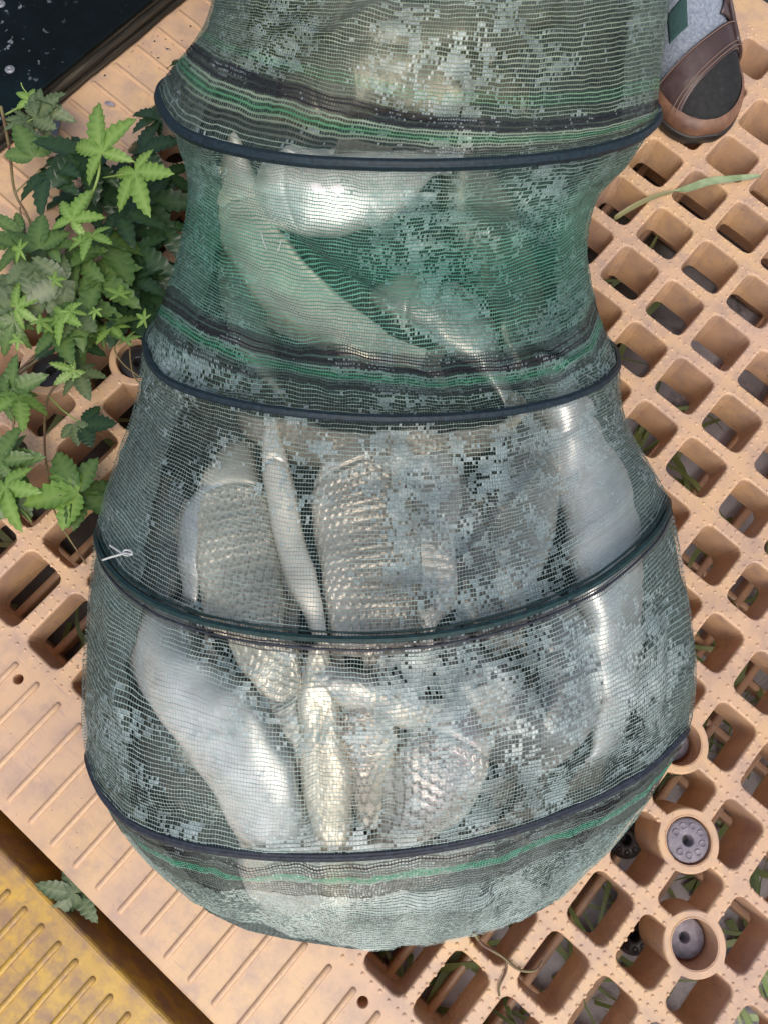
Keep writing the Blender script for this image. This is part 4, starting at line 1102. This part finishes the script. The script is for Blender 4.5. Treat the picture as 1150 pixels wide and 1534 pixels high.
def half_w(s):
    return np.where(np.asarray(s) < 6, 5.15 * np.sqrt(np.clip(1 - ((6 - np.asarray(s)) / 6.05) ** 2, .002, 1)), np.interp(s, [6, 8, 11, 16, 21, 25, 27.5, 28.6, 29], [5.15, 5.2, 4.9, 4.0, 3.6, 3.5, 2.8, 1.6, .3]))
def mid_l(s): return np.interp(s, [0, 4, 10, 18, 29], [-.3, 0, .1, -.2, -.3])
def top_h(s): return np.interp(s, [0, .6, 2, 4, 7, 10, 13, 17, 20, 24, 27, 29], [2.2, 3.1, 4.2, 5.1, 6.0, 7.0, 8.6, 9.8, 9.5, 8.0, 7.0, 6.0])
def foot(s, q, off=0.0):
    """q in -1..1 across; off in cm outward"""
    s = np.asarray(s, float); q = np.asarray(q, float)
    w = half_w(s) + off; base = 1.7; h = top_h(s) + off - base
    e = np.clip(1 - np.abs(q) ** 2.6, 0, 1) ** .62
    x, y = shoe_xy(s - off * (s < 1), mid_l(s) + w * q)
    return np.stack([x, y, (base + h * e) / 100], -1)
def patch(name, S_, Q_, off, m, parent, thick=.0022):
    G = foot(S_, Q_, off); a, b2 = G.shape[:2]; I = np.arange(a * b2).reshape(a, b2)
    F = np.stack([I[:-1, :-1], I[1:, :-1], I[1:, 1:], I[:-1, 1:]], -1).reshape(-1, 4)
    me = mesh(name, G.reshape(-1, 3), F, True); o = place(obj(name, me, m), parent) if parent is person else obj(name, me, m, parent)
    sd = o.modifiers.new('thickness', 'SOLIDIFY'); sd.thickness = thick; sd.offset = 1
    return o
shoe = obj('shoe', None); shoe.parent = person; shoe.matrix_parent_inverse = Matrix.Translation(-Vector(person.location)); shoe['label'] = 'worn brown leather shoe with black suede toe'
qq = np.linspace(-1, 1, 41)
def lat_of(s, q): return mid_l(s) + half_w(s) * q
Q2, T2 = np.meshgrid(qq, np.linspace(0, 1, 22))
def sf(q): return 4.5 + .7 * 5.0 * q        # front edge of the strap
def sr(q): return 7.9 + .57 * 5.0 * q + 0
patch('toe_panel', .15 + (sf(Q2) + .8 - .15) * T2, Q2, .18, M_suede, shoe)
patch('strap', sf(Q2) + (sr(Q2) - sf(Q2)) * T2, Q2, .42, M_leather, shoe, .0026)
# quarters at the side and heel, leaving the instep open
for s0, s1 in ((.30, 1.0), (-1.0, -.42)):
    Qa, Ta = np.meshgrid(np.linspace(0, 1, 16), np.linspace(0, 1, 26))
    Sq = (10 if s0 > 0 else 14) + Ta * (19 if s0 > 0 else 15)
    lim = np.interp(Sq, [10, 12, 15, 20, 26, 29], [.35, .62, .80, .88, .80, .30])
    Qq = (lim + (1 - lim) * Qa) * (1 if s0 > 0 else -1)
    patch('quarter', Sq, Qq, .34, M_leather, shoe, .0026)
# lateral loop of the strap
Qa, Ta = np.meshgrid(np.linspace(.66, 1.0, 8), np.linspace(0, 1, 12))
o = patch('strap_keeper', 7.6 + Ta * 4.4, Qa, .78, M_leather, shoe, .004)
for f_, d_ in ((sf, .3), (sr, -.3), (sf, .75)):
    P_ = foot(f_(qq) + d_, qq, .72); V, F = tube(P_, .00055, 5); obj('stitch_line', mesh('stitch_line', V, F), M_stitch, shoe)
# rand and sole follow the outline
ss = np.concatenate([29 * (1 - np.cos(np.linspace(np.pi, 0, 60))) / 2, 29 * (1 - np.cos(np.linspace(0, np.pi, 60)[1:-1])) / 2])
sg = np.concatenate([-np.ones(60), np.ones(58)])
def outline(off, z):
    x, y = shoe_xy(ss - off * np.clip(1 - ss / 4, 0, 1) + off * np.clip((ss - 26) / 3, 0, 1), mid_l(ss) + sg * (half_w(ss) + off)); return np.stack([x, y, np.full_like(x, z / 100)], -1)
def wall(rings, cap=False):
    n = len(rings[0]); V = np.concatenate(rings); F = []
    for k in range(len(rings) - 1):
        for i in range(n): j = (i + 1) % n; F.append((k * n + i, k * n + j, (k + 1) * n + j, (k + 1) * n + i))
    if cap: F.append(tuple(range((len(rings) - 1) * n, len(rings) * n))); F.append(tuple(range(n - 1, -1, -1)))
    return V, F
V, F = wall([outline(.55, 1.45), outline(.62, 1.9), outline(.50, 2.4), outline(.22, 2.9), outline(-.15, 3.1)])
obj('rand', mesh('rand', V, F), M_rand, shoe)
V, F = wall([outline(.3, .0), outline(.62, .2), outline(.74, .8), outline(.70, 1.35), outline(.45, 1.5)], True)
obj('sole', mesh('sole', V, F, False), M_sole, shoe)
# foot and shin as one sock surface
Sx = np.linspace(1.0, 26.5, 44); Qx = np.linspace(-1, 1, 33)
S3, Q3 = np.meshgrid(Sx, Qx, indexing='ij'); G = foot(S3, Q3, -.12)
I = np.arange(G.shape[0] * G.shape[1]).reshape(G.shape[:2]); F = np.stack([I[:-1, :-1], I[1:, :-1], I[1:, 1:], I[:-1, 1:]], -1).reshape(-1, 4)
V = G.reshape(-1, 3); n0 = len(V)
ring = []; tt = np.linspace(0, 2 * np.pi, 28, endpoint=False)
ax, ay = shoe_xy(20.5, -.2)
for z, rx, ry, sh in ((5.2, 4.4, 3.5, 0), (8.5, 4.6, 3.6, .2), (11, 4.4, 3.7, .5), (15, 4.3, 3.9, .6), (22, 4.9, 4.6, .5), (34, 5.8, 5.6, 1)):
    x = ax + (hd[0] * rx * np.cos(tt) + hl[0] * ry * np.sin(tt) - hd[0] * sh * .4) / 100; y = ay + (hd[1] * rx * np.cos(tt) + hl[1] * ry * np.sin(tt) - hd[1] * sh * .4) / 100
    ring.append(np.stack([x, y, np.full_like(x, z / 100)], -1))
V2, F2 = wall(ring)
V = np.concatenate([V, V2]); F = [tuple(f) for f in F.tolist()] + [tuple(i + n0 for i in f) for f in F2]
place(obj('sock', mesh('sock', V, F), M_sock), person)
Qa, Ta = np.meshgrid(np.linspace(-.75, -.40, 10), np.linspace(0, 1, 10))
patch('sock_patch', 10.2 + Ta * 3.0 + Qa * 2, Qa, -.08, M_sockg, person, .0008)['label'] = 'dark green knitted patch on the sock'
